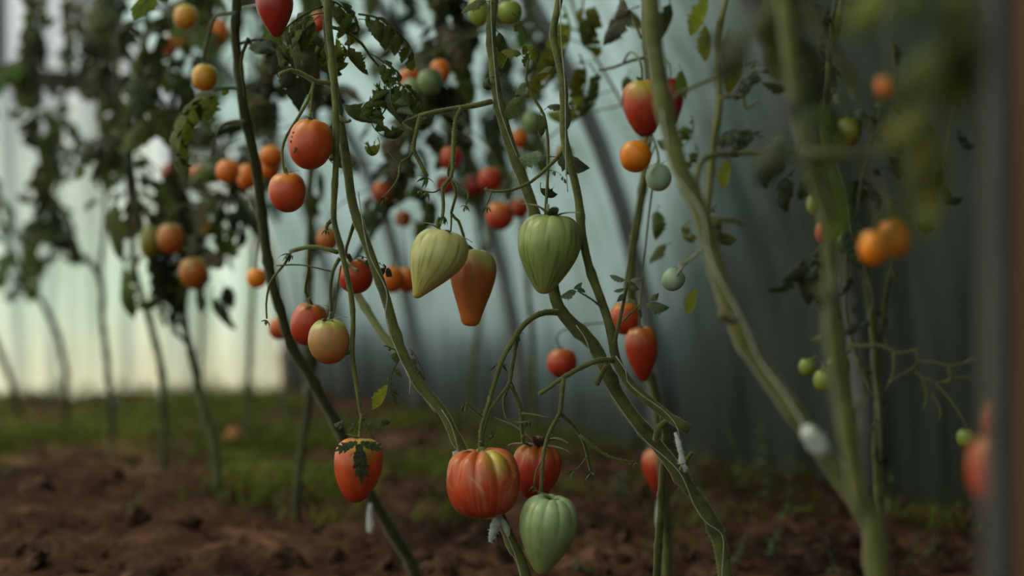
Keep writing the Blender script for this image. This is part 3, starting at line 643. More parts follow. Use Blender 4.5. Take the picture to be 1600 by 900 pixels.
p6b = Plant(base_of(1500, 0.72), 'out of focus tomato leaves and shoot hanging closest to the lens at the upper right')
Q1 = p6b.stem([(1440, -420), (1470, -240), (1490, -80), (1500, 60), (1462, 180), (1440, 270), (1410, 330)], 0.70, 0.68, 7, 3, 'stem', 10, nodes=0.05)
p6b.stem([(1440, -420), (1600, -250), (1690, 100), (1700, 900), down(1700, 0.72)], 0.70, 0.72, 8, 12, 'stem', 10, nodes=0.05)
p6b.foliage(Q1, 9, 0.30, 0.95, (0.035, 0.06), ('wilt', 'simple', 'simple'), ('leaf', 'leaf_yellow'), (-1.4, -0.3))
p6b.leaf_px(1415, 290, 0.68, 120, -85, 'simple', 'leaf', 0.6); p6b.leaf_px(1500, 60, 0.66, 170, 205, 'simple', 'leaf', 0.9); p6b.leaf_px(1490, -60, 0.66, 190, -100, 'comp', 'leaf', 0.4)
p6b.leaf_px(1460, 180, 0.68, 150, 240, 'simple', 'leaf_yellow', 0.9); p6b.leaf_px(1470, 10, 0.68, 190, -100, 'wilt', 'leaf', 0.5); p6b.leaf_px(1400, -40, 0.68, 130, 215, 'simple', 'leaf_yellow', 0.9); p6b.leaf_px(1430, -60, 0.66, 120, 240, 'simple', 'leaf', 0.5)

p7 = Plant(base_of(1372, 2.35), 'thin stemmed tomato plant before the dark film at the right with dry brown twigs')
F1 = p7.stem([(1330, -160), (1320, -40), (1312, 20), (1297, 90), (1288, 160), (1290, 215), (1306, 280), (1335, 350), (1352, 420), (1364, 490), (1367, 560), (1374, 630), (1370, 700), (1372, 780), down(1374, 2.35)], 2.15, 2.35, 3.5, 8.5, hair=250)
F2 = p7.stem([(1378, 160), (1362, 220), (1345, 290), (1340, 340)], 2.2, 2.25, 2.5, 2.6, 'branch', 6, nodes=0)
F3 = p7.stem([(1410, 350), (1392, 420), (1382, 480), (1374, 545), (1370, 580)], 2.2, 2.3, 2.8, 4, 'branch', 8, nodes=0.06)
F4 = p7.stem([(1318, 330), (1322, 420), (1322, 490), (1340, 560), (1366, 620)], 2.35, 2.33, 2.4, 3.4, 'branch', 6, nodes=0)
p7.stem([(1325, 540), (1350, 541), (1378, 540), (1400, 552), (1425, 548), (1436, 546)], 2.28, 2.2, 2.8, 2.0, 'branch', 6, mat='stem_brown', nodes=0.03)
for ln in (((1432, 548), (1436, 565), (1460, 566), (1480, 572), (1505, 568)), ((1436, 566), (1420, 580), (1400, 590), (1388, 600)), ((1480, 570), (1485, 590), (1478, 600)), ((1395, 552), (1396, 580), (1384, 610)), ((1425, 575), (1440, 590), (1462, 598)),
           ((1462, 600), (1485, 625), (1505, 655), (1511, 672)), ((1440, 590), (1448, 620), (1442, 640)), ((1505, 568), (1525, 560)), ((1462, 600), (1500, 590), (1520, 592)), ((1340, 560), (1345, 590), (1352, 610)), ((1330, 545), (1300, 570), (1275, 566)), ((1455, 615), (1470, 640), (1468, 655))):
    p7.stem(list(ln), 2.2, 2.18, 2.0, 1.4, 'twig', 6, mat='stem_brown', nodes=0.02, attach=False)
for x, y, l, an, kd, mt, ro in ((1290, 12, 30, 150, 'simple', 'leaf_dark', 0.9), (1318, 8, 26, 20, 'simple', 'leaf_dark', 0.9), (1298, 40, 26, 200, 'simple', 'leaf_dark', 0.8), (1215, 115, 45, 150, 'small', 'leaf_dark', 0.9), (1200, 110, 62, 200, 'comp', 'leaf_dark', 0.9),
                               (1190, 215, 70, 165, 'comp', 'leaf_dark', 1.0), (1190, 205, 60, 190, 'comp', 'leaf_dark', 0.9), (1240, 240, 80, 190, 'comp', 'leaf_dark', 0.9), (1242, 265, 70, 230, 'comp', 'leaf_dark', 0.8), (1380, 190, 55, 160, 'simple', 'leaf_dark', 0.9), (1385, 195, 66, -35, 'simple', 'leaf_dark', 1.0),
                               (1345, 165, 40, 100, 'simple', 'leaf_grey', 0.8), (1360, 168, 35, 40, 'simple', 'leaf_grey', 0.6), (1340, 300, 60, 10, 'comp', 'leaf_dark', 0.8), (1290, 260, 60, 210, 'comp', 'leaf_dark', 0.8), (1300, 340, 45, -50, 'comp', 'leaf_dark', 0.8),
                               (1268, 402, 62, 205, 'simple', 'leaf_dark', 0.7), (1262, 405, 82, -95, 'simple', 'leaf_dark', 1.1), (1272, 402, 70, -70, 'simple', 'leaf_grey', 0.9), (1250, 402, 75, -80, 'comp', 'leaf_dark', 0.5), (1285, 400, 70, 205, 'curl', 'leaf_dark', 0.9), (1275, 420, 80, -95, 'comp', 'leaf_dark', 0.4), (1330, 420, 50, -80, 'comp', 'leaf_dark', 0.4),
                               (1425, 350, 45, 5, 'simple', 'leaf_dark', 1.0), (1385, 420, 44, -20, 'simple', 'leaf_grey', 1.0), (1335, 460, 40, -60, 'simple', 'leaf_grey', 0.8), (1345, 505, 36, 200, 'simple', 'leaf_dark', 0.9), (1292, 525, 30, 180, 'simple', 'leaf_grey', 0.9),
                               (1375, 528, 34, -10, 'simple', 'leaf_grey', 0.9), (1345, 515, 28, 60, 'simple', 'leaf_dark', 0.9), (1440, 305, 50, 10, 'comp', 'leaf_grey', 0.9), (1460, 250, 60, -60, 'comp', 'leaf_dark', 0.6), (1500, 90, 40, -90, 'curl', 'leaf_grey', 0.4), (1500, 200, 50, -100, 'wilt', 'leaf_dark', 0.4),
                               (1470, 280, 60, -100, 'wilt', 'leaf_dark', 0.4), (1395, 60, 50, -100, 'simple', 'leaf_dark', 0.6), (1180, 130, 60, 10, 'simple', 'leaf_dark', 0.6)):
    p7.leaf_px(x, y, 2.2, l, an, kd, mt, ro)
p7.stem([(1288, 170), (1262, 190), (1240, 238), (1190, 212)], 2.2, 2.2, 2.4, 1.6, 'branch', 6, nodes=0)
p7.stem([(1294, 100), (1250, 130), (1200, 112)], 2.2, 2.2, 2.2, 1.6, 'branch', 6, nodes=0)
p7.stem([(1318, 340), (1290, 380), (1262, 405)], 2.25, 2.2, 2.2, 1.8, 'branch', 6, nodes=0)
p7.stem([(1350, 290), (1420, 320), (1470, 270), (1500, 80)], 2.25, 2.2, 2.2, 1.6, 'branch', 6, nodes=0)
p7.stem([(1390, 200), (1400, 140), (1395, 60), (1400, -60)], 2.2, 2.2, 1.8, 1.6, 'branch', 6, nodes=0)
p7.foliage(F1, 10, 0.0, 0.45, (0.05, 0.09), ('comp', 'small'), ('leaf_dark', 'leaf_grey'))
p7.foliage(F2, 6, 0.0, 1, (0.04, 0.08), ('comp', 'small'), ('leaf_dark', 'leaf_grey'))
p7.foliage(F1, 7, 0.55, 0.8, (0.02, 0.045), ('small', 'wilt'), ('leaf_dark', 'leaf_grey'))

p8 = Plant(base_of(1045, 2.3), 'upright tomato plant behind the two pointed red fruits, a white tie low on its stem')
G1 = p8.stem([(1022, -160), (1012, -40), (1008, 60), (1014, 160), (1010, 240), (1000, 330), (988, 400), (985, 460), (998, 530), (1022, 610), (1033, 680), (1036, 750), (1040, 830), (1042, 890), down(1045, 2.3)], 2.15, 2.3, 4.5, 9)
p8.stem([(1014, 190), (1016, 215), (1008, 232)], 2.1, 1.95, 3, 2, 'branch', 6, nodes=0)
p8.stem([(1016, 205), (1026, 232), (1030, 258)], 2.1, 1.95, 2.6, 2, 'branch', 6, nodes=0)
p8.stem([(1008, 90), (985, 95), (960, 105), (935, 110)], 2.15, 2.15, 2.6, 2, 'branch', 6, mat='stem_brown', nodes=0)
p8.stem([(1003, 60), (985, 25), (970, 0), (950, -60)], 2.15, 2.2, 2.6, 2, 'branch', 6, nodes=0)
G2 = p8.stem([(1010, 230), (960, 140), (905, 40), (880, -60)], 2.5, 2.6, 2.6, 2, 'branch', 6, nodes=0)
for x, y, l, an, kd, mt, ro in ((862, 55, 95, -85, 'comp', 'leaf_yellow', 0.7), (880, 10, 110, -80, 'comp', 'leaf_yellow', 0.5), (905, 85, 90, -75, 'comp', 'leaf_yellow', 0.4), (920, 100, 80, -60, 'comp', 'leaf', 0.4), (900, 130, 90, -50, 'wilt', 'leaf_yellow', 0.2), (930, 10, 70, -90, 'simple', 'leaf', 0.9),
                               (915, -10, 90, -100, 'comp', 'leaf_yellow', 0.9), (985, 110, 60, 240, 'simple', 'leaf', 0.9), (965, 10, 60, -20, 'simple', 'leaf', 0.9), (960, 20, 50, 250, 'simple', 'leaf_dry', 0.9), (940, 115, 30, -80, 'curl', 'leaf_dry', 0.4)):
    p8.leaf_px(x, y, 2.3, l, an, kd, mt, ro)

# --- left side, further back
mixL = ('leaf', 'leaf', 'leaf_dark', 'leaf_dark', 'leaf_dry'); kdL = ('comp', 'comp', 'wilt', 'small')
p9 = Plant(ground_at(463, 822), 'far tomato plant with a straight dark stem standing in grass left of centre')
H1 = p9.stem([(484, -160), (486, 0), (490, 90), (492, 170), (484, 290), (485, 400), (481, 520), (482, 620), (470, 710), (463, 826)], 2.9, p9.root.location.y, 6, 6.5, mat='stem_dark')
H2 = p9.stem([(705, -80), (690, 60), (665, 150), (640, 230), (612, 318), (580, 366), (540, 430), (500, 530), (482, 635)], 2.7, 2.95, 4, 6, mat='stem_dark')
p9.foliage(H1, 20, 0.0, 0.42, (0.12, 0.2), kdL, mixL); p9.foliage(H2, 38, 0.0, 0.5, (0.12, 0.21), kdL, mixL); p9.foliage(H1, 4, 0.42, 0.55, (0.08, 0.12), kdL, mixL)
p10 = Plant(ground_at(342, 782), 'far tomato plant with a forked dark stem ending on bare soil at the left')
I0 = p10.stem([(285, 490), (300, 560), (318, 635), (336, 700), (342, 786)], 3.2, p10.root.location.y, 5.5, 6, mat='stem_dark')
I1 = p10.stem([(235, -100), (228, 60), (205, 190), (212, 310), (238, 410), (285, 492)], 2.9, 3.2, 3.5, 5, mat='stem_dark')
I2 = p10.stem([(312, -100), (300, 40), (270, 160), (274, 290), (292, 390), (286, 492)], 3.0, 3.2, 3.5, 5, mat='stem_dark')
p10.foliage(I1, 34, 0.0, 0.9, (0.13, 0.22), kdL, mixL); p10.foliage(I2, 40, 0.0, 0.93, (0.13, 0.22), kdL, mixL)
I3 = p10.stem([(300, 400), (345, 330), (385, 230), (420, 120), (430, -80)], 3.05, 2.8, 3.5, 3, 'branch', 8, mat='stem_dark', nodes=0)
p10.foliage(I3, 30, 0.0, 1, (0.12, 0.2), kdL, mixL)
p10.leaf_px(335, 450, 3.0, 85, -100, 'simple', 'leaf_dark', 0.5); p10.leaf_px(320, 445, 3.0, 60, -130, 'simple', 'leaf_dark', 0.9); p10.leaf_px(345, 440, 3.0, 60, -50, 'simple', 'leaf_dark', 0.9)
p10.leaf_px(195, 300, 3.0, 130, 230, 'simple', 'leaf', 0.6); p10.leaf_px(200, 400, 3.0, 110, 245, 'simple', 'leaf', 0.5); p10.leaf_px(365, 305, 3.0, 45, -40, 'simple', 'leaf', 0.9)
p11 = Plant(ground_at(255, 745), 'far tomato plant with a white rag round its stem behind the forked one')
J1 = p11.stem([(185, -100), (180, 60), (192, 200), (205, 330), (212, 430), (236, 510), (253, 590), (256, 680), (255, 750)], 3.7, p11.root.location.y, 4, 6, mat='stem_dark')
p11.foliage(J1, 26, 0.0, 0.55, (0.13, 0.22), kdL, mixL)
p12 = Plant(ground_at(177, 705), 'far tomato plant with a kinked dark stem and white rag before the pale film')
K1 = p12.stem([(60, -100), (48, 100), (62, 230), (84, 330), (120, 390), (155, 432), (162, 510), (170, 600), (177, 708)], 4.1, p12.root.location.y, 3.6, 5.5, mat='stem_dark')
K2 = p12.stem([(158, -100), (160, 60), (155, 160), (163, 250), (165, 330), (156, 432)], 4.0, 4.2, 3, 3.6, mat='stem_dark')
p12.foliage(K1, 30, 0.0, 0.58, (0.16, 0.26), ('wilt', 'comp'), mixL, (-1.3, -0.1)); p12.foliage(K2, 15, 0.0, 0.45, (0.14, 0.24), ('wilt', 'comp'), mixL, (-1.3, -0.1))
p13 = Plant(ground_at(106, 668), 'far tomato plant at the left whose bent stem shows against the palest stretch of film')
O1 = p13.stem([(-40, -60), (-30, 150), (-10, 320), (30, 415), (75, 490), (100, 565), (106, 670)], 4.6, p13.root.location.y, 3.4, 5, mat='stem_dark')
O2 = p13.stem([(110, -80), (105, 100), (90, 240), (60, 350), (40, 425)], 4.5, 4.7, 2.6, 3, mat='stem_dark')
p13.foliage(O1, 16, 0.1, 0.65, (0.16, 0.24), ('wilt', 'comp'), mixL); p13.foliage(O2, 22, 0.0, 0.95, (0.15, 0.25), ('wilt', 'comp'), mixL, (-1.3, -0.1))
p14 = Plant(ground_at(36, 662), 'far tomato plant cut by the left edge, only its slanting foot in view')
O3 = p14.stem([(-120, 0), (-80, 300), (-35, 470), (5, 560), (36, 664)], 4.7, p14.root.location.y, 3.4, 5, mat='stem_dark')
p14.foliage(O3, 14, 0.0, 0.55, (0.16, 0.24), ('wilt', 'comp'), mixL)
p15 = Plant(ground_at(733, 700), 'thin distant tomato plant behind the two hanging pear shaped fruits')
V1 = p15.stem([(800, -80), (790, 80), (776, 200), (772, 330), (752, 430), (745, 520), (736, 610), (733, 704)], 4.0, p15.root.location.y, 4, 5, mat='stem')
p15.foliage(V1, 30, 0.0, 0.45, (0.15, 0.24), kdL, ('leaf', 'leaf_dark', 'leaf_dark'))
V2 = p15.stem([(610, -80), (625, 60), (690, 180), (740, 280), (752, 430)], 3.6, 4.2, 3, 4, mat='stem_dark')
p15.foliage(V2, 38, 0.0, 0.7, (0.14, 0.22), kdL, ('leaf', 'leaf_dark', 'leaf_dark'))
p16 = Plant(ground_at(832, 735), 'thin distant tomato plant showing between the centre stems')
X1 = p16.stem([(840, -80), (830, 100), (815, 250), (822, 400), (830, 520), (832, 640), (832, 738)], 3.7, p16.root.location.y, 4, 5)
p16.foliage(X1, 12, 0.0, 0.33, (0.13, 0.22), kdL, ('leaf', 'leaf_dark'))
p17 = Plant(ground_at(389, 690), 'pale thin distant tomato plant near the wall left of the centre')
X2 = p17.stem([(400, -80), (395, 150), (400, 330), (394, 470), (388, 600), (389, 693)], 4.4, p17.root.location.y, 3.2, 4.6, mat='stem')
p17.foliage(X2, 26, 0.0, 0.52, (0.16, 0.24), kdL, mixL)
p18 = Plant(ground_at(316, 655), 'faint distant tomato plant just before the pale film, behind the forked stem')
X3 = p18.stem([(300, -80), (330, 150), (320, 330), (318, 470), (314, 580), (316, 658)], 5.2, p18.root.location.y, 3, 4.4, mat='stem')
p18.foliage(X3, 24, 0.0, 0.55, (0.18, 0.28), kdL, mixL)
PLANTS = [p1, p2, p3, p4, p5, p6, p6b, p7, p8, p9, p10, p11, p12, p13, p14, p15, p16, p17, p18]
for q in (p1, p2, p3, p7): q.hairs()

# ------------------------------------------------------------------ tomatoes
PROF = {
 'round': [(.92, 0), (.96, .18), (.99, .40), (.935, .66), (.80, .88), (.58, 1), (.36, .94), (.18, .76), (.065, .49), (.012, .24), (0, 0)],
 'oval': [(.95, 0), (.98, .16), (1, .36), (.95, .66), (.83, .88), (.62, 1), (.40, .97), (.2, .8), (.07, .53), (.01, .25), (0, 0)],
 'heart': [(.94, 0), (.975, .2), (1, .42), (.965, .68), (.87, .9), (.70, 1), (.52, .94), (.35, .76), (.2, .54), (.09, .35), (.02, .18), (0, 0)],
 'drop': [(.94, 0), (.975, .2), (1, .42), (.965, .70), (.86, .92), (.68, 1), (.50, .90), (.33, .66), (.19, .42), (.09, .25), (.02, .13), (0, 0)],
 'pear': [(.95, 0), (.98, .2), (1, .4), (.965, .68), (.88, .9), (.76, 1), (.62, .96), (.46, .82), (.3, .64), (.17, .50), (.07, .41), (.015, .27), (0, 0)],
 'blunt': [(.94, 0), (.975, .2), (1, .42), (.95, .72), (.84, .93), (.68, 1), (.5, .97), (.32, .83), (.17, .62), (.07, .43), (.015, .22), (0, 0)],
 'beef': [(.88, 0), (.95, .16), (1, .36), (.97, .64), (.86, .88), (.60, 1), (.38, .97), (.18, .82), (.06, .55), (.01, .26), (0, 0)],
}
def prof_at(pr, u):
    k = len(pr) - 1; s = min(k - 1e-6, u * k); i = int(s); t = s - i
    g = lambda j: pr[max(0, min(k, j))]
    o = []
    for c in (0, 1):
        a, b, cc, d = g(i - 1)[c], g(i)[c], g(i + 1)[c], g(i + 2)[c]
        if i - 1 < 0 and c == 1: a = -g(1)[1]
        if i + 2 > k and c == 1: d = -g(k - 1)[1]
        o.append(0.5 * (2 * b + (cc - a) * t + (2 * a - 5 * b + 4 * cc - d) * t * t + (3 * b - a - 3 * cc + d) * t ** 3))
    return o[0], max(0, o[1])
RED, DRED, ORG, BORG = (0.50, 0.045, 0.018), (0.33, 0.025, 0.014), (0.66, 0.13, 0.015), (0.80, 0.22, 0.012)
YEL, OLV, GRN, PGR = (0.55, 0.34, 0.05), (0.17, 0.20, 0.035), (0.20, 0.27, 0.11), (0.33, 0.40, 0.17)
SCH = {  # shoulder, body, tip, stripe colour, stripe strength
 'red': ((0.52, 0.15, 0.03), RED, DRED, ORG, 0.15), 'deepred': (DRED, (0.34, 0.022, 0.014), (0.24, 0.012, 0.010), RED, 0.1),
 'orangered': ((0.72, 0.24, 0.03), (0.56, 0.075, 0.02), (0.42, 0.035, 0.015), ORG, 0.2), 'orange': ((0.72, 0.24, 0.02), (0.72, 0.16, 0.012), (0.62, 0.10, 0.012), YEL, 0.1),
 'bright': ((0.90, 0.30, 0.02), (0.92, 0.26, 0.01), (0.82, 0.17, 0.01), YEL, 0.05), 'yellow': ((0.50, 0.34, 0.03), (0.60, 0.28, 0.02), (0.62, 0.17, 0.02), YEL, 0.1),
 'dullorange': ((0.30, 0.17, 0.03), (0.46, 0.13, 0.02), (0.42, 0.07, 0.015), OLV, 0.3), 'olive': ((0.20, 0.22, 0.05), (0.22, 0.21, 0.03), (0.28, 0.18, 0.03), OLV, 0.3),
 'green': ((0.11, 0.17, 0.06), (0.18, 0.26, 0.11), (0.21, 0.28, 0.12), OLV, 0.2), 'mint': ((0.30, 0.40, 0.28), (0.36, 0.48, 0.36), (0.38, 0.50, 0.38), GRN, 0.2),
 'yellowgreen': ((0.28, 0.32, 0.06), (0.26, 0.34, 0.06), (0.34, 0.34, 0.06), GRN, 0.2),
 'palegreen': ((0.62, 0.57, 0.28), (0.53, 0.51, 0.21), (0.50, 0.42, 0.10), (0.17, 0.21, 0.05), 0.9), 'striped': ((0.36, 0.41, 0.17), (0.28, 0.36, 0.12), (0.31, 0.36, 0.12), (0.09, 0.15, 0.035), 0.95),
 'greenheart': ((0.38, 0.47, 0.27), (0.28, 0.37, 0.17), (0.30, 0.37, 0.13), (0.10, 0.19, 0.07), 0.45),
 'pearorange': ((0.42, 0.40, 0.15), (0.44, 0.115, 0.035), (0.55, 0.15, 0.03), (0.26, 0.15, 0.04), 0.5), 'blush': ((0.45, 0.43, 0.12), (0.50, 0.24, 0.09), (0.50, 0.07, 0.025), (0.25, 0.28, 0.07), 0.45),
 'beefred': ((0.60, 0.12, 0.03), (0.52, 0.065, 0.018), (0.42, 0.035, 0.014), (0.62, 0.30, 0.18), 0.35),
}
fruits = []
def nearest_plant(p):
    best = None
    for pl in PLANTS:
        for c in pl.curves:
            for q in c[::3]:
                if q.z < p.z + 0.004 and q.z < p.z + 0.02: continue
                dd = (q - p).length + 0.4 * abs(q.y - p.y)
                if best is None or dd < best[0]: best = (dd, q)
    return best[1]
def calyx(par, top, size, nrm, n=6, mat='calyx', droopy=0.6):
    mb = MB(); a0 = R.random() * 6
    ax = nrm.cross(Vector((0, 1, 0.2))).normalized(); bx = nrm.cross(ax).normalized()
    for i in range(n):
        a = a0 + 2 * pi * i / n + R.uniform(-.15, .15); out = ax * math.cos(a) + bx * math.sin(a); side = nrm.cross(out)
        L = size * R.uniform(0.75, 1.2); m_ = 6; lift = R.uniform(-0.1, 0.9); b0 = len(mb.v)
        p = top + nrm * size * 0.03; ang = lift
        for j in range(m_ + 1):
            t = j / m_; w = size * 0.13 * (math.sin(pi * (0.22 + 0.78 * t)) + 0.05)
            mb.v += [p - side * w, p + nrm * size * 0.03, p + side * w]
            if j < m_: mb.f += [(b0 + 3 * j, b0 + 3 * j + 1, b0 + 3 * j + 4, b0 + 3 * j + 3), (b0 + 3 * j + 1, b0 + 3 * j + 2, b0 + 3 * j + 5, b0 + 3 * j + 4)]
            ang -= droopy / m_ * R.uniform(0.2, 1.8)
            p = p + (out * math.cos(ang) + nrm * math.sin(ang)) * L / m_
    return mb.build('calyx', M[mat], par)
def tomato(x, y, w, h, d, prof, sch, label, tilt=0.0, lean=0.0, ribs=0, rib_amp=0.0, squash=1.0, stalk='auto', cal=True, cmat='calyx', hi=None, group='tomatoes hanging on the vines', yellow_side=None, scars=0, seed=None, spot=None, cs=0.5):
    """w,h in picture pixels, tilt in degrees turns the tip towards the right (+) or left (-)"""
    c = P(x, y, d); W = px(w, d) * 0.5; Hh = px(h, d)
    hi = hi or (w > 45 and d < 2.0)
    nu, nv = (72, 44) if hi else (28, 18)
    if w > 90: nu, nv = 120, 64
    pr = PROF[prof]; s0, s1, s2, sc, ss = SCH[sch]; seed = seed if seed is not None else len(fruits) * 3.7
    rot = Matrix.Rotation(-math.radians(tilt), 3, 'Y') @ Matrix.Rotation(R.uniform(-.12, .12), 3, 'X')
    mb = MB(); ph0 = seed
    for j in range(nv + 1):
        z, r = prof_at(pr, j / nv); dn = 1 - z
        for i in range(nu):
            a = 2 * pi * i / nu; v = Vector((math.cos(a), math.sin(a), 0))
            rr = r
            top = smooth(0.35, 1.0, z)
            if ribs:
                rb = abs(math.cos(a * ribs / 2 + ph0 + 0.5 * math.sin(a + seed))) ** 0.55
                rr *= 1 - rib_amp * (1 - rb) * (0.06 + 0.94 * top) * (0.55 + 0.9 * abs(noise.noise(Vector((math.cos(a) * 2 + seed, math.sin(a) * 2, 3))))) * smooth(0.02, 0.3, r)
            rr *= 1 + 0.035 * noise.noise(Vector((math.cos(a), math.sin(a), dn * 1.5 + seed)))
            q = Vector((v.x * rr * W, v.y * rr * W * squash, (z - 0.5) * Hh))
            if ribs: q.z -= rib_amp * 0.25 * Hh * (1 - rb) * smooth(0.6, 1, z) * smooth(0.05, .3, r)
            q.x += lean * W * dn ** 2
            mb.v.append(c + rot @ q)
            n_ = noise.noise(Vector((math.cos(a) * 1.7, math.sin(a) * 1.7, dn * 2 + seed)))
            t1 = smooth(0.06, 0.30, dn + 0.12 * n_); t2 = smooth(0.55, 1.0, dn + 0.12 * n_)
            col = mix(mix(s0, s1, t1), s2, t2)
            k_ = noise.noise(Vector((math.cos(a) * 4.2 + seed, math.sin(a) * 4.2, dn * 0.35)))
            k2 = noise.noise(Vector((math.cos(a) * 11 + seed, math.sin(a) * 11, dn * 0.8)))
            st = (math.exp(-((k_ - 0.05) / 0.050) ** 2) + 0.7 * math.exp(-((k_ + 0.22) / 0.03) ** 2)) * 1.25 * ss * (0.55 + 0.9 * abs(k2)) * smooth(0.03, 0.18, dn) * smooth(1.0, 0.86, dn)
            col = mix(col, sc, min(0.9, st))
            if yellow_side is not None:
                ya, yr = yellow_side; g = math.exp(-(((math.atan2(math.sin(a - ya), math.cos(a - ya))) / yr) ** 2)) * smooth(0.45, 0.12, dn)
                col = mix(col, (0.55, 0.42, 0.07), g)
            if scars:
                for q_ in range(scars):
                    sa = seed + q_ * 0.62; ddn = 0.10 + 0.1 * (q_ % 3)
                    cc = math.atan2(math.sin(a - sa - 0.5 * math.sin(dn * 5 + q_)), math.cos(a - sa - 0.5 * math.sin(dn * 5 + q_)))
                    g = math.exp(-(cc / 0.035) ** 2) * smooth(ddn, ddn + .05, dn) * smooth(ddn + 0.40, ddn + .2, dn)
                    col = mix(col, (0.58, 0.34, 0.22), 0.75 * g)
            mb.c.append(col)
    for j in range(nv):
        for i in range(nu):
            a = j * nu + i; b = j * nu + (i + 1) % nu; mb.f.append((a, a + nu, b + nu, b))
    o = mb.build('tomato', M['fruit'], None, c)
    tag(o, label, 'tomato', group)
    up = rot @ Z; top = c + rot @ Vector((0, 0, (prof_at(pr, 0)[0] - 0.5) * Hh))
    if cal: calyx(o, top, W * (2 * cs) , up, R.choice((5, 6, 6, 7)), cmat, 0.9)
    if stalk == 'auto':
        q = nearest_plant(top + Z * 0.015); L = (q - top).length
        if L < 0.42:
            m1 = top + up * min(0.03, L * 0.4); m2 = m1.lerp(q, 0.55) + Z * L * 0.12
            a, r = spline([top - up * 0.003, m1, m2, q], [max(0.0011, W * 0.06)] * 4, 0.01); t = MB(); tube(t, a, r, 6, 0.1); t.build('stalk', M['stem'], o)
        else:
            a, r = spline([top - up * 0.003, top + up * 0.03, top + Z * 0.07], [max(0.0011, W * 0.06)] * 3, 0.01); t = MB(); tube(t, a, r, 6, 0.1); t.build('stalk', M['stem'], o)
    elif stalk:
        pts = [top - up * 0.003] + [P(*s_) for s_ in stalk]; a, r = spline(pts, [px(2.6, d)] * len(pts), 0.006); t = MB(); tube(t, a, r, 8, 0.1, 0); t.build('stalk', M['stem'], o)
    fruits.append(o); return o
T = tomato
# in focus
T(684, 416, 88, 113, 1.71, 'drop', 'palegreen', 'pale cream green heart shaped tomato, its tip drawn out to the lower left', tilt=-13, lean=-0.50, ribs=7, rib_amp=0.05, stalk=[(683, 352, 1.71), (686, 340, 1.715)], seed=2.1, cs=.5)
T(738, 450, 74, 120, 1.80, 'pear', 'pearorange', 'dull orange pear shaped tomato with greenish shoulders hanging behind the pale green heart shaped one', tilt=-3, lean=0, ribs=6, rib_amp=0.05, stalk=[(729, 386, 1.79), (725, 372, 1.79)], seed=5, cs=.6)
T(858, 398, 100, 124, 1.70, 'heart', 'striped', 'big light green heart shaped tomato with dark vertical streaks in the centre of the row', tilt=-4, lean=-0.10, ribs=9, rib_amp=0.055, stalk=[(856, 335, 1.71), (856, 320, 1.74)], seed=9, cs=.6)
T(755, 756, 116, 108, 1.68, 'beef', 'beefred', 'largest ribbed orange red tomato with pale scars and a yellow shoulder, low in the centre', tilt=4, ribs=10, rib_amp=0.22, stalk=[(750, 700, 1.70), (750, 690, 1.70)], seed=1.1, scars=10, yellow_side=(-1.0, 0.42), cs=.34)
T(837, 738, 78, 88, 1.79, 'blunt', 'red', 'ribbed red tomato with a brown dried calyx, touching the largest one on its right', tilt=-6, ribs=8, rib_amp=0.2, stalk=[(818, 690, 1.76), (817, 680, 1.755)], cmat='calyx_dry', seed=4.4, cs=.95)
T(855, 837, 92, 124, 1.66, 'heart', 'greenheart', 'pale green heart shaped tomato hanging lowest, under the two ribbed red ones', tilt=-7, lean=-0.05, ribs=10, rib_amp=0.07, stalk=[(846, 772, 1.68), (846, 760, 1.682)], seed=7.7, cs=.34)
T(560, 735, 76, 100, 1.71, 'blunt', 'orangered', 'orange red heart shaped tomato with a small dark leaf lying over its front', tilt=-2, lean=-0.08, ribs=5, rib_amp=0.04, stalk=[(562, 680, 1.72), (563, 668, 1.725)], seed=3.3, yellow_side=(-1.2, .5), cs=.4)
T(485, 226, 70, 78, 1.74, 'round', 'orangered', 'orange red tomato with brown scabs on its left side, upper left of centre', tilt=-8, ribs=6, rib_amp=0.05, stalk=[(484, 185, 1.755), (485, 176, 1.76)], seed=2.9, cs=.42)
T(449, 301, 59, 62, 1.78, 'round', 'orangered', 'round orange red tomato hanging just below and left of the scabbed one', tilt=3, stalk=[(447, 268, 1.78), (445, 262, 1.78)], seed=8.8, cs=.4)
T(514, 534, 66, 70, 1.74, 'round', 'blush', 'half ripe yellow green tomato blushing red underneath, left of centre', tilt=6, ribs=7, rib_amp=0.07, stalk=[(515, 498, 1.745), (517, 488, 1.75)], seed=6.1, cs=.45)
T(482, 507, 56, 66, 1.86, 'oval', 'red', 'dark red tomato touching the half ripe yellow green one from behind', tilt=-14, ribs=5, rib_amp=0.06, stalk=[(487, 476, 1.86), (483, 466, 1.85)], seed=1.9, cs=.5)
T(556, 432, 55, 54, 1.87, 'round', 'red', 'red tomato tucked behind two crossing stems above the half ripe one', tilt=10, ribs=5, rib_amp=0.08, stalk=[(549, 406, 1.865), (545, 398, 1.85)], seed=1.5, cs=.5)
T(430, 19, 58, 78, 1.74, 'heart', 'deepred', 'dark red pointed tomato cut by the top edge of the picture', tilt=3, stalk=[(432, -30, 1.74), (432, -60, 1.74), (400, -70, 1.8)], seed=2.2)
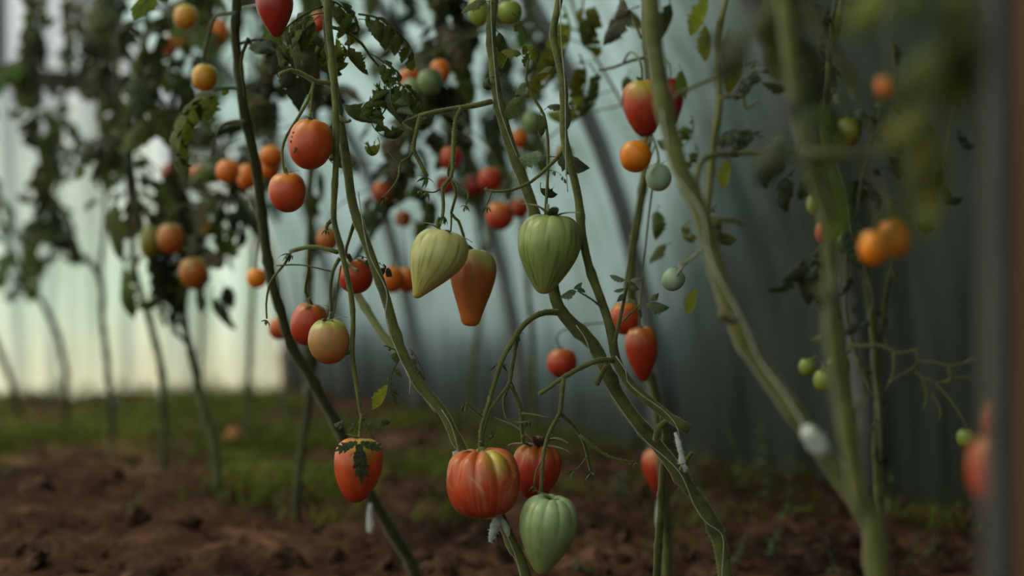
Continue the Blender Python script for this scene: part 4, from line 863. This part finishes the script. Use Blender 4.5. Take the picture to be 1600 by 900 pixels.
# middle distance, right
T(993, 245, 50, 49, 1.90, 'round', 'bright', 'bright orange cherry tomato beside a pale green one, right of centre at the top', stalk=[(1005, 228, 1.93)], cs=.3)
T(1029, 278, 41, 42, 1.93, 'round', 'mint', 'pale green cherry tomato hanging beside the bright orange one', stalk=[(1030, 256, 1.95)], cs=.35)
T(1006, 170, 66, 88, 2.02, 'blunt', 'red', 'large dull red tomato with greenish shoulder left of the thick pale stem', ribs=5, rib_amp=.05, tilt=4, hi=True, cs=.4, yellow_side=(-1.6, .9))
T(1046, 160, 44, 74, 2.12, 'blunt', 'deepred', 'dark red tomato half hidden behind the thick pale stem at the top', hi=True)
T(1051, 437, 36, 36, 1.75, 'round', 'mint', 'single pale mint green tomato on a short twig right of the centre', tilt=-40, stalk=[(1064, 420, 1.6), (1072, 410, 1.5)], cs=.4)
T(976, 498, 48, 50, 2.05, 'round', 'orangered', 'round orange red tomato above the long pointed red one', ribs=6, rib_amp=.06, cs=.4, hi=True)
T(1003, 554, 52, 86, 2.0, 'heart', 'red', 'long pointed red tomato with orange shoulder right of the fresh shoot', ribs=5, rib_amp=.04, cs=.4, tilt=3, hi=True)
T(878, 568, 47, 46, 2.25, 'round', 'red', 'lone plain red tomato hanging low between centre stems against the dark', cs=.3, hi=True, tilt=5)
T(1030, 738, 54, 76, 2.36, 'heart', 'red', 'pointed red tomato split in view by an upright stem near the ground', tilt=2, hi=True)
T(1324, 207, 44, 46, 2.2, 'round', 'olive', 'olive green tomato among dark leaves at the upper right')
T(1272, 321, 24, 32, 2.3, 'round', 'yellowgreen', 'small yellow green tomato half hidden left of the nearest stem')
T(1289, 364, 30, 36, 2.3, 'round', 'orangered', 'small orange red tomato peeping past the left of the nearest stem')
T(1317, 380, 30, 34, 2.25, 'round', 'green', 'small green tomato just right of the nearest stem', )
T(1366, 388, 48, 54, 1.10, 'round', 'bright', 'blurred bright orange tomato, left one of a touching pair at the right', cs=.3)
T(1397, 372, 50, 62, 1.13, 'oval', 'bright', 'blurred bright orange tomato, right one of a touching pair at the right', tilt=12, cs=.3)
T(1380, 137, 26, 34, 1.0, 'round', 'orange', 'blurred small orange tomato behind leaves near the upper right')
T(1261, 574, 27, 28, 2.2, 'round', 'yellowgreen', 'yellow green cherry tomato, left of three at the lower right', stalk=[(1275, 558, 2.22)])
T(1287, 595, 33, 35, 2.15, 'round', 'yellowgreen', 'yellow green cherry tomato, lowest of three at the lower right', stalk=[(1285, 568, 2.2)])
T(1310, 573, 34, 34, 2.25, 'round', 'olive', 'dull olive cherry tomato, right of three, behind the nearest stem', stalk=[(1300, 556, 2.26)])
T(1509, 685, 29, 30, 2.18, 'round', 'yellowgreen', 'single small green tomato at the end of a dry twig far right', stalk=[(1511, 672, 2.18)])
T(1545, 738, 62, 108, 0.90, 'oval', 'orangered', 'blurred orange red plum tomato, lower of two beside the grey pole', cs=.3, stalk=[(1552, 670, .93), (1570, 600, .88), (1640, 560, .80), (1690, 540, .715)])
T(1547, 662, 36, 70, 0.92, 'oval', 'orangered', 'blurred orange red plum tomato, upper of two beside the grey pole', stalk=[(1549, 615, .91), (1575, 585, .87), (1640, 550, .80), (1690, 520, .715)])
# background, centre
for a in ((640, 125, 36, 36, 2.57, 'orangered', 'blurred orange red tomato, left of a cluster of four near the top'), (672, 128, 40, 40, 2.42, 'green', 'blurred green tomato in front of a cluster of four near the top'),
          (688, 112, 32, 38, 2.52, 'orange', 'blurred orange tomato, right of a cluster of four near the top'), (645, 142, 40, 38, 2.50, 'green', 'blurred green tomato, lowest of a cluster of four near the top'),
          (748, 18, 34, 46, 2.1, 'yellowgreen', 'yellow green tomato at the top edge left of the middle stem'), (796, 20, 38, 36, 2.1, 'yellowgreen', 'yellow green tomato at the top edge right of the middle stem'),
          (705, 248, 36, 38, 2.7, 'red', 'blurred red tomato behind the truss of the pale green heart'), (766, 280, 40, 38, 2.65, 'red', 'blurred red tomato just left of the middle stem'),
          (742, 290, 34, 36, 2.8, 'deepred', 'dark red blurred tomato left of the brighter red one by the middle stem'), (781, 338, 44, 44, 2.6, 'orangered', 'blurred orange red tomato left of the big light green heart'),
          (812, 326, 30, 30, 2.7, 'red', 'small blurred red tomato between the middle stem and the orange red one'), (812, 217, 28, 30, 2.7, 'orange', 'small blurred orange tomato right of the middle stem'),
          (832, 192, 34, 36, 2.6, 'green', 'blurred green tomato behind the small leafy shoot'), (882, 242, 28, 30, 2.6, 'dullorange', 'small dull orange tomato behind the slim stem'),
          (695, 290, 30, 32, 2.8, 'red', 'blurred red tomato behind the thin forked twigs'), (597, 302, 32, 36, 2.8, 'orangered', 'blurred orange red tomato right of the two crossing stems'),
          (630, 342, 26, 26, 2.9, 'orange', 'small lone orange tomato between the left stems and the pale green heart'), (612, 437, 38, 42, 2.5, 'orange', 'blurred orange tomato, left of a touching pair behind the leaning stem'),
          (636, 438, 36, 40, 2.545, 'orange', 'blurred orange tomato, right of a touching pair behind the leaning stem'), (436, 514, 33, 34, 2.5, 'orangered', 'blurred orange red tomato left of the dark red one at mid height'),
          (401, 435, 32, 31, 2.5, 'bright', 'small bright orange tomato left of the bowed dark stem'), (512, 374, 36, 40, 2.6, 'dullorange', 'blurred reddish tomato behind the crossing trusses'),
          (290, 27, 37, 38, 2.6, 'yellow', 'yellow orange round tomato at the top left'), (320, 122, 41, 42, 2.2, 'yellow', 'yellow tomato with green shoulder on an arching stalk at the upper left'),
          (356, 269, 37, 38, 2.6, 'orange', 'round orange tomato, left of a group beside the bowed stem'), (386, 277, 32, 40, 2.7, 'orange', 'orange tomato partly behind the bowed stem'),
          (424, 245, 38, 34, 2.6, 'orange', 'upper orange tomato right of the bowed stem'), (422, 264, 32, 34, 2.65, 'orange', 'lower orange tomato right of the bowed stem'),
          (180, 249, 35, 38, 3.1, 'green', 'single green tomato at the left'), (267, 373, 43, 48, 2.9, 'dullorange', 'dull orange tomato beside an olive one at the left'),
          (234, 378, 32, 52, 2.95, 'olive', 'olive green tomato touching the dull orange one at the left'), (303, 427, 46, 50, 2.85, 'dullorange', 'brownish orange tomato, lowest in the left cluster of leaves'),
          (265, 73, 27, 32, 3.3, 'orangered', 'small blurred red tomato at the top left'), (291, 70, 26, 30, 3.3, 'orange', 'small blurred pale orange tomato right of the small red one at the top left'),
          (343, 50, 30, 38, 3.0, 'orange', 'orange tomato behind the arching stalk at the top left'), (332, 62, 26, 28, 3.1, 'yellow', 'yellowish blurred tomato under the orange one at the top left'),
          (268, 275, 34, 40, 3.3, 'deepred', 'dark red tomato in deep leaves at the left'), (312, 272, 34, 24, 3.2, 'orange', 'small orange tomato in deep leaves left of the group by the bowed stem'),
          (80, 228, 14, 22, 4.4, 'deepred', 'tiny dark red tomato among wilted leaves far left, lower one'), (80, 196, 14, 20, 4.4, 'deepred', 'tiny dark red tomato among wilted leaves far left, upper one'),
          (322, 355, 18, 24, 3.1, 'yellow', 'tiny yellow tomato in the left cluster of leaves'), (498, 35, 26, 34, 2.5, 'red', 'dark red tomato behind leaves right of the one cut by the top edge')):
    T(a[0], a[1], a[2], a[3], a[4], 'round', a[5], a[6], tilt=R.uniform(-8, 8), cs=.38)
g = ground_at(365, 696)
o = T(365, 450 + (CH - g.z - 0.022) * FPX / g.y, 34, 26, g.y, 'round', 'orangered', 'fallen orange red tomato lying in the grass at the left', tilt=60, stalk=None, group='tomatoes lying on the ground')
# scabs on the upper left fruit
def wart(par, pts, s):
    mb = MB()
    for q in pts:
        bm = bmesh.new(); bmesh.ops.create_icosphere(bm, subdivisions=1, radius=1)
        mb.add([Vector(q) + Vector((v.co.x * s * R.uniform(.7, 1.4), v.co.y * s * .5, v.co.z * s * R.uniform(.7, 1.5))) for v in bm.verts], [[v.index for v in f.verts] for f in bm.faces]); bm.free()
    mb.build('scab', M['calyx_dry'], par)
wart(fruits[7], [P(457, 214, 1.722), P(459, 207, 1.722), P(455, 221, 1.722), P(461, 232, 1.715), P(460, 236, 1.715)], 0.0022)
# empty calyxes and buds on the trusses
def spent(pl, x, y, d, s, up=(0, 0, -1), mat='calyx'): calyx(pl.root, P(x, y, d), s, Vector(up).normalized(), 6, mat, -0.8)
for a in ((p1, 668, 277, 1.74, .016), (p1, 729, 321, 1.74, .010), (p1, 668, 300, 1.72, .012), (p1, 694, 338, 1.71, .014), (p1, 727, 630, 1.70, .012), (p1, 806, 520, 1.75, .012), (p2, 760, 322, 1.72, .010), (p2, 993, 722, 1.72, .008),
          (p2, 924, 737, 1.74, .014), (p2, 897, 735, 1.72, .012), (p2, 834, 760, 1.67, .010), (p3, 417, 500, 1.80, .012), (p3, 453, 396, 1.80, .016), (p1, 600, 307, 1.73, .010), (p1, 655, 298, 1.72, .010), (p1, 782, 568, 1.74, .016), (p3, 510, 358, 1.76, .010), (p1, 828, 659, 1.74, .01)):
    spent(*a, up=(R.uniform(-.5, .5), -0.4, -1))
calyx(p1.root, P(770, 679, 1.70), 0.013, Vector((0.9, -0.2, 0.2)).normalized(), 6, 'calyx', 1.6)

# ------------------------------------------------------------------ twines and cloth ties
def twine(pts, d0, d1, label, rp=0.9, wob=0.0):
    L = [0]
    for i in range(1, len(pts)): L.append(L[-1] + math.dist(pts[i][:2], pts[i - 1][:2]))
    pp = [P(q[0], q[1], q[2] if len(q) > 2 else lerp(d0, d1, L[i] / L[-1])) for i, q in enumerate(pts)]
    a, r = spline(pp, [0.0007 * rp] * len(pp), 0.006); a = [v + Vector((noise.noise(v * 40), 0, 0)) * wob for v in a]
    mb = MB(); tube(mb, a, r, 5, 0.2)
    return tag(mb.build('twine', M['twine'], None, a[-1]), label, 'string', 'support strings round the tomato stems')
twine([(766, -60), (768, 40), (774, 120, 1.765), (781, 170, 1.763), (800, 225, 1.768), (822, 285, 1.77), (838, 340, 1.79)], 1.765, 1.78, 'white support string running down the middle stem above the light green heart')
twine([(874, -60), (876, 40), (878, 80), (883, 140), (884, 250), (887, 300)], 1.715, 1.71, 'white support string hanging beside the slim stem right of centre')
twine([(900, 508, 1.735), (915, 530, 1.73), (925, 560, 1.73), (938, 588, 1.735), (960, 625, 1.735), (985, 660, 1.73), (1010, 690, 1.74), (1045, 720, 1.735), (1066, 745, 1.73), (1085, 790, 1.73), (1102, 815, 1.73), (1128, 835, 1.735), (1130, 865, 1.735), (1128, 900, 1.735), (1132, 960, 1.735)], 1.73, 1.73, 'white string spiralling down the hairy stem to the lower right of centre')
twine([(962, 556, 1.70), (978, 580, 1.695), (980, 595, 1.70), (1000, 615, 1.70), (1035, 640, 1.70), (1055, 662, 1.70), (1062, 682, 1.70)], 1.70, 1.70, 'thin white string over the cut stem leading into the narrow cloth tie')
twine([(1030, 150), (1040, 215), (1045, 260), (1095, 330), (1108, 400), (1135, 455), (1160, 500), (1185, 560), (1225, 615), (1258, 668)], 1.29, 1.17, 'white string along the thick pale stem down to the cloth knot', 1.2)
twine([(1310, -60), (1290, 100), (1285, 170), (1300, 235), (1318, 300), (1330, 370), (1350, 420), (1363, 470), (1357, 500), (1363, 560), (1372, 640), (1376, 720)], 2.13, 2.27, 'white string winding round the thin stem before the dark film', 1.0)
twine([(1303, 430), (1290, 520), (1295, 600), (1316, 700)], 1.0, 1.03, 'faint white string along the nearest right stem', 0.8)
twine([(560, 300), (566, 345), (578, 400), (604, 455), (603, 500), (625, 560), (640, 590), (640, 615)], 1.77, 1.74, 'thin string wound round the leaning stem left of the pale green heart', 0.9)
twine([(690, 640), (705, 665), (715, 700), (716, 712)], 1.735, 1.735, 'short string end above the cloth tie behind the largest tomato', 0.9)
twine([(780, 790), (790, 830), (806, 870), (815, 905)], 1.73, 1.72, 'string along the stem under the largest tomato', 0.9)
def rag(pts, radii, label, seed=0, shred=True):
    """cloth strip tied in a knot: lumpy folded swept body with frayed ends"""
    a, r = spline([P(*q) for q in pts], [px(radii[i], pts[i][2]) for i in range(len(pts))], px(2.2, pts[0][2])); mb = MB()
    n = 14; N_ = len(a)
    tube(mb, a, r, n, 0.0, flat=0.7)
    for i, v in enumerate(mb.v):
        c = a[min(N_ - 1, i // n)]; o_ = v - c
        k_ = 1 + 0.45 * noise.noise(v * 260 + Vector((seed, 0, 0))) + 0.25 * noise.noise(v * 700)
        mb.v[i] = c + o_ * k_
    o = mb.build('cloth_tie', M['cloth'], None, a[0])
    fb = MB(); rg = random.Random(seed)
    for _ in range(120):
        i = rg.randrange(len(mb.v)); v = mb.v[i] + Vector(a[0]) * 0; c = a[min(N_ - 1, i // n)]; dv = (v - c).normalized()
        tip = v + (dv + Vector((rg.uniform(-.6, .6), rg.uniform(-.6, .6), rg.uniform(-.9, .4)))) * px(3, pts[0][2]); sd = Vector((0.00025, 0, 0.00025))
        fb.add([v * 0.98 + c * 0.02 - sd, v * 0.98 + c * 0.02 + sd, tip], [(0, 1, 2)])
    tag(fb.build('frayed_threads', M['cloth'], o, shade=False), kind='stuff')
    return tag(o, label, 'cloth tie', 'white cloth ties on the stems')
rag([(1257, 668, 1.15), (1264, 678, 1.14), (1274, 690, 1.14), (1284, 702, 1.14), (1289, 708, 1.15)], [7, 13, 16, 13, 6], 'fat white cloth knot on the thick pale stem at the lower right', 1)
o = rag([(782, 805, 1.70), (777, 815, 1.70), (771, 830, 1.70), (766, 847, 1.70)], [3, 8, 7, 3], 'two tailed white cloth tie hanging under the largest ribbed tomato', 2)
mb = MB(); a, r = spline([P(782, 806, 1.70), P(787, 817, 1.70), P(792, 828, 1.70), P(794, 838, 1.70)], [px(k_, 1.7) for k_ in (3, 7, 6, 2)], 0.002); tube(mb, a, r, 12, 0.3, flat=.7); mb.build('loose_end', M['cloth'], o)
rag([(1055, 676, 1.705), (1060, 692, 1.70), (1064, 710, 1.70), (1066, 724, 1.70)], [2.5, 4, 4, 5.5], 'narrow white cloth tie hanging from the cut stem end right of centre', 3)
rag([(1072, 727, 1.70), (1066, 730, 1.70)], [4, 5], 'little white cloth tuft on the hairy stem at the end of the narrow tie', 4)
rag([(1031, 780, 2.26), (1029, 800, 2.26), (1029, 815, 2.26), (1030, 832, 2.26)], [3, 4.5, 5, 3], 'thin white tie on the upright stem in the lower right background', 5)
rag([(578, 787, 2.3), (577, 805, 2.3), (579, 820, 2.3), (577, 831, 2.3)], [2, 4, 6, 4], 'cream cloth tail hanging below the red heart shaped tomato', 6)
rag([(712, 705, 1.85), (715, 722, 1.85), (712, 735, 1.85)], [5, 8, 5], 'white cloth tie mostly behind the left of the largest tomato', 7)
rag([(170, 612, 4.3), (174, 628, 4.3), (177, 645, 4.35)], [4, 7, 4], 'blurred white rag on the far kinked stem at the left', 8)
rag([(252, 606, 3.8), (254, 622, 3.8), (255, 634, 3.8)], [5, 7, 5], 'blurred white rag on the far stem behind the forked plant', 9)
rag([(480, 600, 2.92), (481, 608, 2.92), (481, 616, 2.92)], [6, 7, 6], 'dim pale rag on the straight far stem left of centre', 10)

# ------------------------------------------------------------------ pole and board at the right edge
b = Vector(((1562 - 800) / FPX * 0.66, 0.66, 0)); b.z = gh(b.x, b.y)
pole = tag(empty('support_pole', b), 'blurred grey upright pole at the right edge, closest to the lens', 'pole')
mb = MB(); tube(mb, [b + Z * t for t in (-0.1, 0.3, 0.6, 0.9, 1.3, 1.8)], [0.0085] * 6, 20, 0); mb.build('shaft', M['pole'], pole)
mb = MB(); c0 = b + Z * 0.04
for k_ in range(5): tube(mb, [c0 + Vector((math.cos(q) * 0.0095, math.sin(q) * 0.0095, 0.95 + k_ * 0.003)) for q in [i * pi / 8 for i in range(17)]], [0.0015] * 17, 6, 0)
mb.build('wire_wrap', M['twine'], pole)
b2 = Vector(((1680 - 800) / FPX * 0.80, 0.80, 0)); b2.z = gh(b2.x, b2.y)
bd = tag(empty('upright_board', b2), 'strip of reddish brown upright board beyond the grey pole at the right edge', 'board')
mb = MB(); box(mb, b2 + Z * 0.85, Vector((1, 0, 0)), Vector((0, 1, 0)), Z, 0.029, 0.012, 0.95)
o = mb.build('plank', M['board'], bd, shade=False); bv = o.modifiers.new('bevel', 'BEVEL'); bv.width = 0.002; bv.segments = 2
mb = MB(); box(mb, b2 + Z * 0.75 - Vector((0, 0.016, 0)), Vector((1, 0, 0)), Vector((0, 1, 0)), Z, 0.029, 0.004, 0.03); mb.build('cross_batten', M['board'], bd, shade=False)

# ------------------------------------------------------------------ grass and weeds
def grassy(q, x, y):
    v = noise.noise(Vector((q.x * 1.9, q.y * 1.3, 7))) + 0.5 * noise.noise(Vector((q.x * 6, q.y * 5, 2)))
    if x < 330: dens = smooth(735, 690, y) * 0.8 * smooth(598, 612, y) + 0.06
    elif x < 760: dens = smooth(845, 800, y) * smooth(600, 625, y) * (0.35 + 0.65 * smooth(640, 690, y) if x > 560 else 1)
    elif x < 1010: dens = smooth(800, 740, y) * 0.75
    else: dens = 0.15 * smooth(905, 780, y) + 0.05
    return dens * smooth(-0.35, 0.35, v)
mb = MB(); cnt = 0; tries = 0
while cnt < 17000 and tries < 90000:
    tries += 1
    y = 600 + 290 * R.random(); x = R.uniform(-60, 1640)
    q = P(x, y, CH * FPX / (y - 450)); q.z = 0
    if (q - W0).dot(NW) > 0.02 or (q - E0).dot(U) > 0.0: continue
    if R.random() > grassy(q, x, y): continue
    q.z = gh(q.x, q.y) - 0.002; cnt += 1
    yaw = R.random() * 2 * pi; h = R.uniform(0.015, 0.055) * (1.8 if q.y > 4.2 else 1.0) * (0.6 + 0.8 * max(0, 0.5 + noise.noise(q * 2))); w = R.uniform(0.0012, 0.004) * (1.5 if R.random() < .3 else 1)
    sd = Vector((math.cos(yaw), math.sin(yaw), 0)) * w; bend = Vector((-math.sin(yaw), math.cos(yaw), 0)) * h * R.uniform(0.1, 1.1)
    mb.add([q - sd * .7, q + sd * .7, q + Z * h * .55 + bend * .35 + sd, q + Z * h * .55 + bend * .35 - sd, q + Z * h * R.uniform(.6, 1) + bend], [(0, 1, 2, 3), (3, 2, 4)])
tag(mb.build('grass', M['grass'], None, (0, 0, 0), shade=False), 'low green grass and seedlings growing over the soil between the rows', 'grass', kind='stuff')
tag(bpy.data.objects['grass'], kind='stuff')

def weed(x, d, hpx, kind, label, lean=0.0, base_y=None):
    b = ground_at(x, base_y) if base_y else base_of(x, d); d = b.y; h = px(hpx, d); b = Vector((b.x, b.y, gh(b.x, b.y)))
    root = tag(empty('weed', b), label, 'weed', 'weeds along the dark film')
    pts = [b + Vector((lean * h * t * t + 0.01 * math.sin(t * 5 + x), 0.01 * math.cos(t * 4 + x), h * t - 0.005)) for t in (0, .25, .5, .75, 1)]
    a, r = spline(pts, [0.0016, 0.0014, 0.0012, 0.0009, 0.0005], 0.01); mb = MB(); tube(mb, a, r, 5, 0.1); mb.build('stem', M['weed'], root)
    n = int(8 + hpx / 9)
    for i in range(n):
        t = (i + .5) / n; p = a[int(t * (len(a) - 1))]; yaw = i * 2.4
        if kind == 'pods' and t > 0.35:
            mb = MB(); q = p + Vector((math.cos(yaw), math.sin(yaw), 0.5)) * 0.011; tube(mb, [p, p.lerp(q, .5), q], [0.0005] * 3, 4, 0)
            sd = Vector((-math.sin(yaw), math.cos(yaw), 0)); mb.add([q, q + sd * .0035 + Z * .005, q + Z * .0045 + sd.cross(Z) * .0015, q - sd * .0035 + Z * .005, q + Z * .0045 - sd.cross(Z) * .0015], [(0, 1, 2), (0, 2, 3), (0, 3, 4), (0, 4, 1), (1, 2, 4), (2, 3, 4)]); mb.build('seed_pod', M['weed'], root)
        else:
            mb = MB(); L = px(R.uniform(12, 28), d) * (1.25 - 0.8 * t); leaflet(mb, p, Vector((math.cos(yaw), math.sin(yaw), R.uniform(-.2, .5))).normalized(), Z, L, L * .24, R, 0.9, 0.3, 0, 0.12, 6); mb.build('leaf', M['weed'], root)
WE = [(1295, 0, 90, 'pods', 'podded weed stalk on the soil left of the crossing near stems', .05, 905), (1468, 0, 115, 'pods', 'tallest podded weed at the right among brown clods', .06, 870), (1430, 0, 70, 'pods', 'short podded weed right of the near stems', 0, 890),
      (1195, 0, 170, 'leafy', 'tall leafy weed against the dark film right of the hairy stem', .02, 790), (1150, 0, 140, 'leafy', 'leafy weed left of the tallest leafy one by the dark film', -.08, 775), (1090, 0, 150, 'leafy', 'leafy weed behind the narrow cloth tie', .05, 770),
      (1225, 0, 120, 'leafy', 'leafy weed just left of the fat cloth knot', .15, 820), (1390, 0, 90, 'leafy', 'grey leafy weed at the foot of the thin stem', .1, 815), (1060, 0, 80, 'leafy', 'small leafy weed near the upright stem', 0, 800),
      (1120, 0, 60, 'leafy', 'low weed right of the hairy stem', 0, 850), (970, 0, 60, 'leafy', 'low weed in the middle below the trusses', .1, 780), (1540, 0, 100, 'leafy', 'dark leafy weed beside the grey pole', -.2, 800), (1480, 0, 70, 'leafy', 'dark leafy weed before the wall at the far right', -.2, 775),
      (1010, 0, 110, 'leafy', 'leafy weed left of the split red tomato', 0, 770), (905, 0, 30, 'leafy', 'tiny weed on bare soil right of the lowest green heart', 0, 895), (1215, 0, 50, 'leafy', 'low weed under the fat cloth knot', 0, 870), (1160, 0, 55, 'leafy', 'low weed between two clods right of centre', 0, 880),
      (1500, 0, 110, 'leafy', 'dark leafy weed in front of the film far right', -.1, 790), (1350, 0, 50, 'leafy', 'low weed behind the near crossing stems', -.1, 830), (210, 0, 45, 'leafy', 'blurred weed on the mound at the left', .1, 810), (80, 0, 60, 'leafy', 'weed by the pale film at the far left', .1, 640), (190, 0, 70, 'leafy', 'bright weed by the pale film beside the kinked stem', 0, 650),
      (440, 0, 70, 'leafy', 'bright weed by the film near the corner', 0, 660), (700, 0, 70, 'leafy', 'weed in the grass behind the largest tomato', 0, 700)]
for w_ in WE: weed(*w_)
print('leaves', leaf_count, 'fruits', len(fruits))
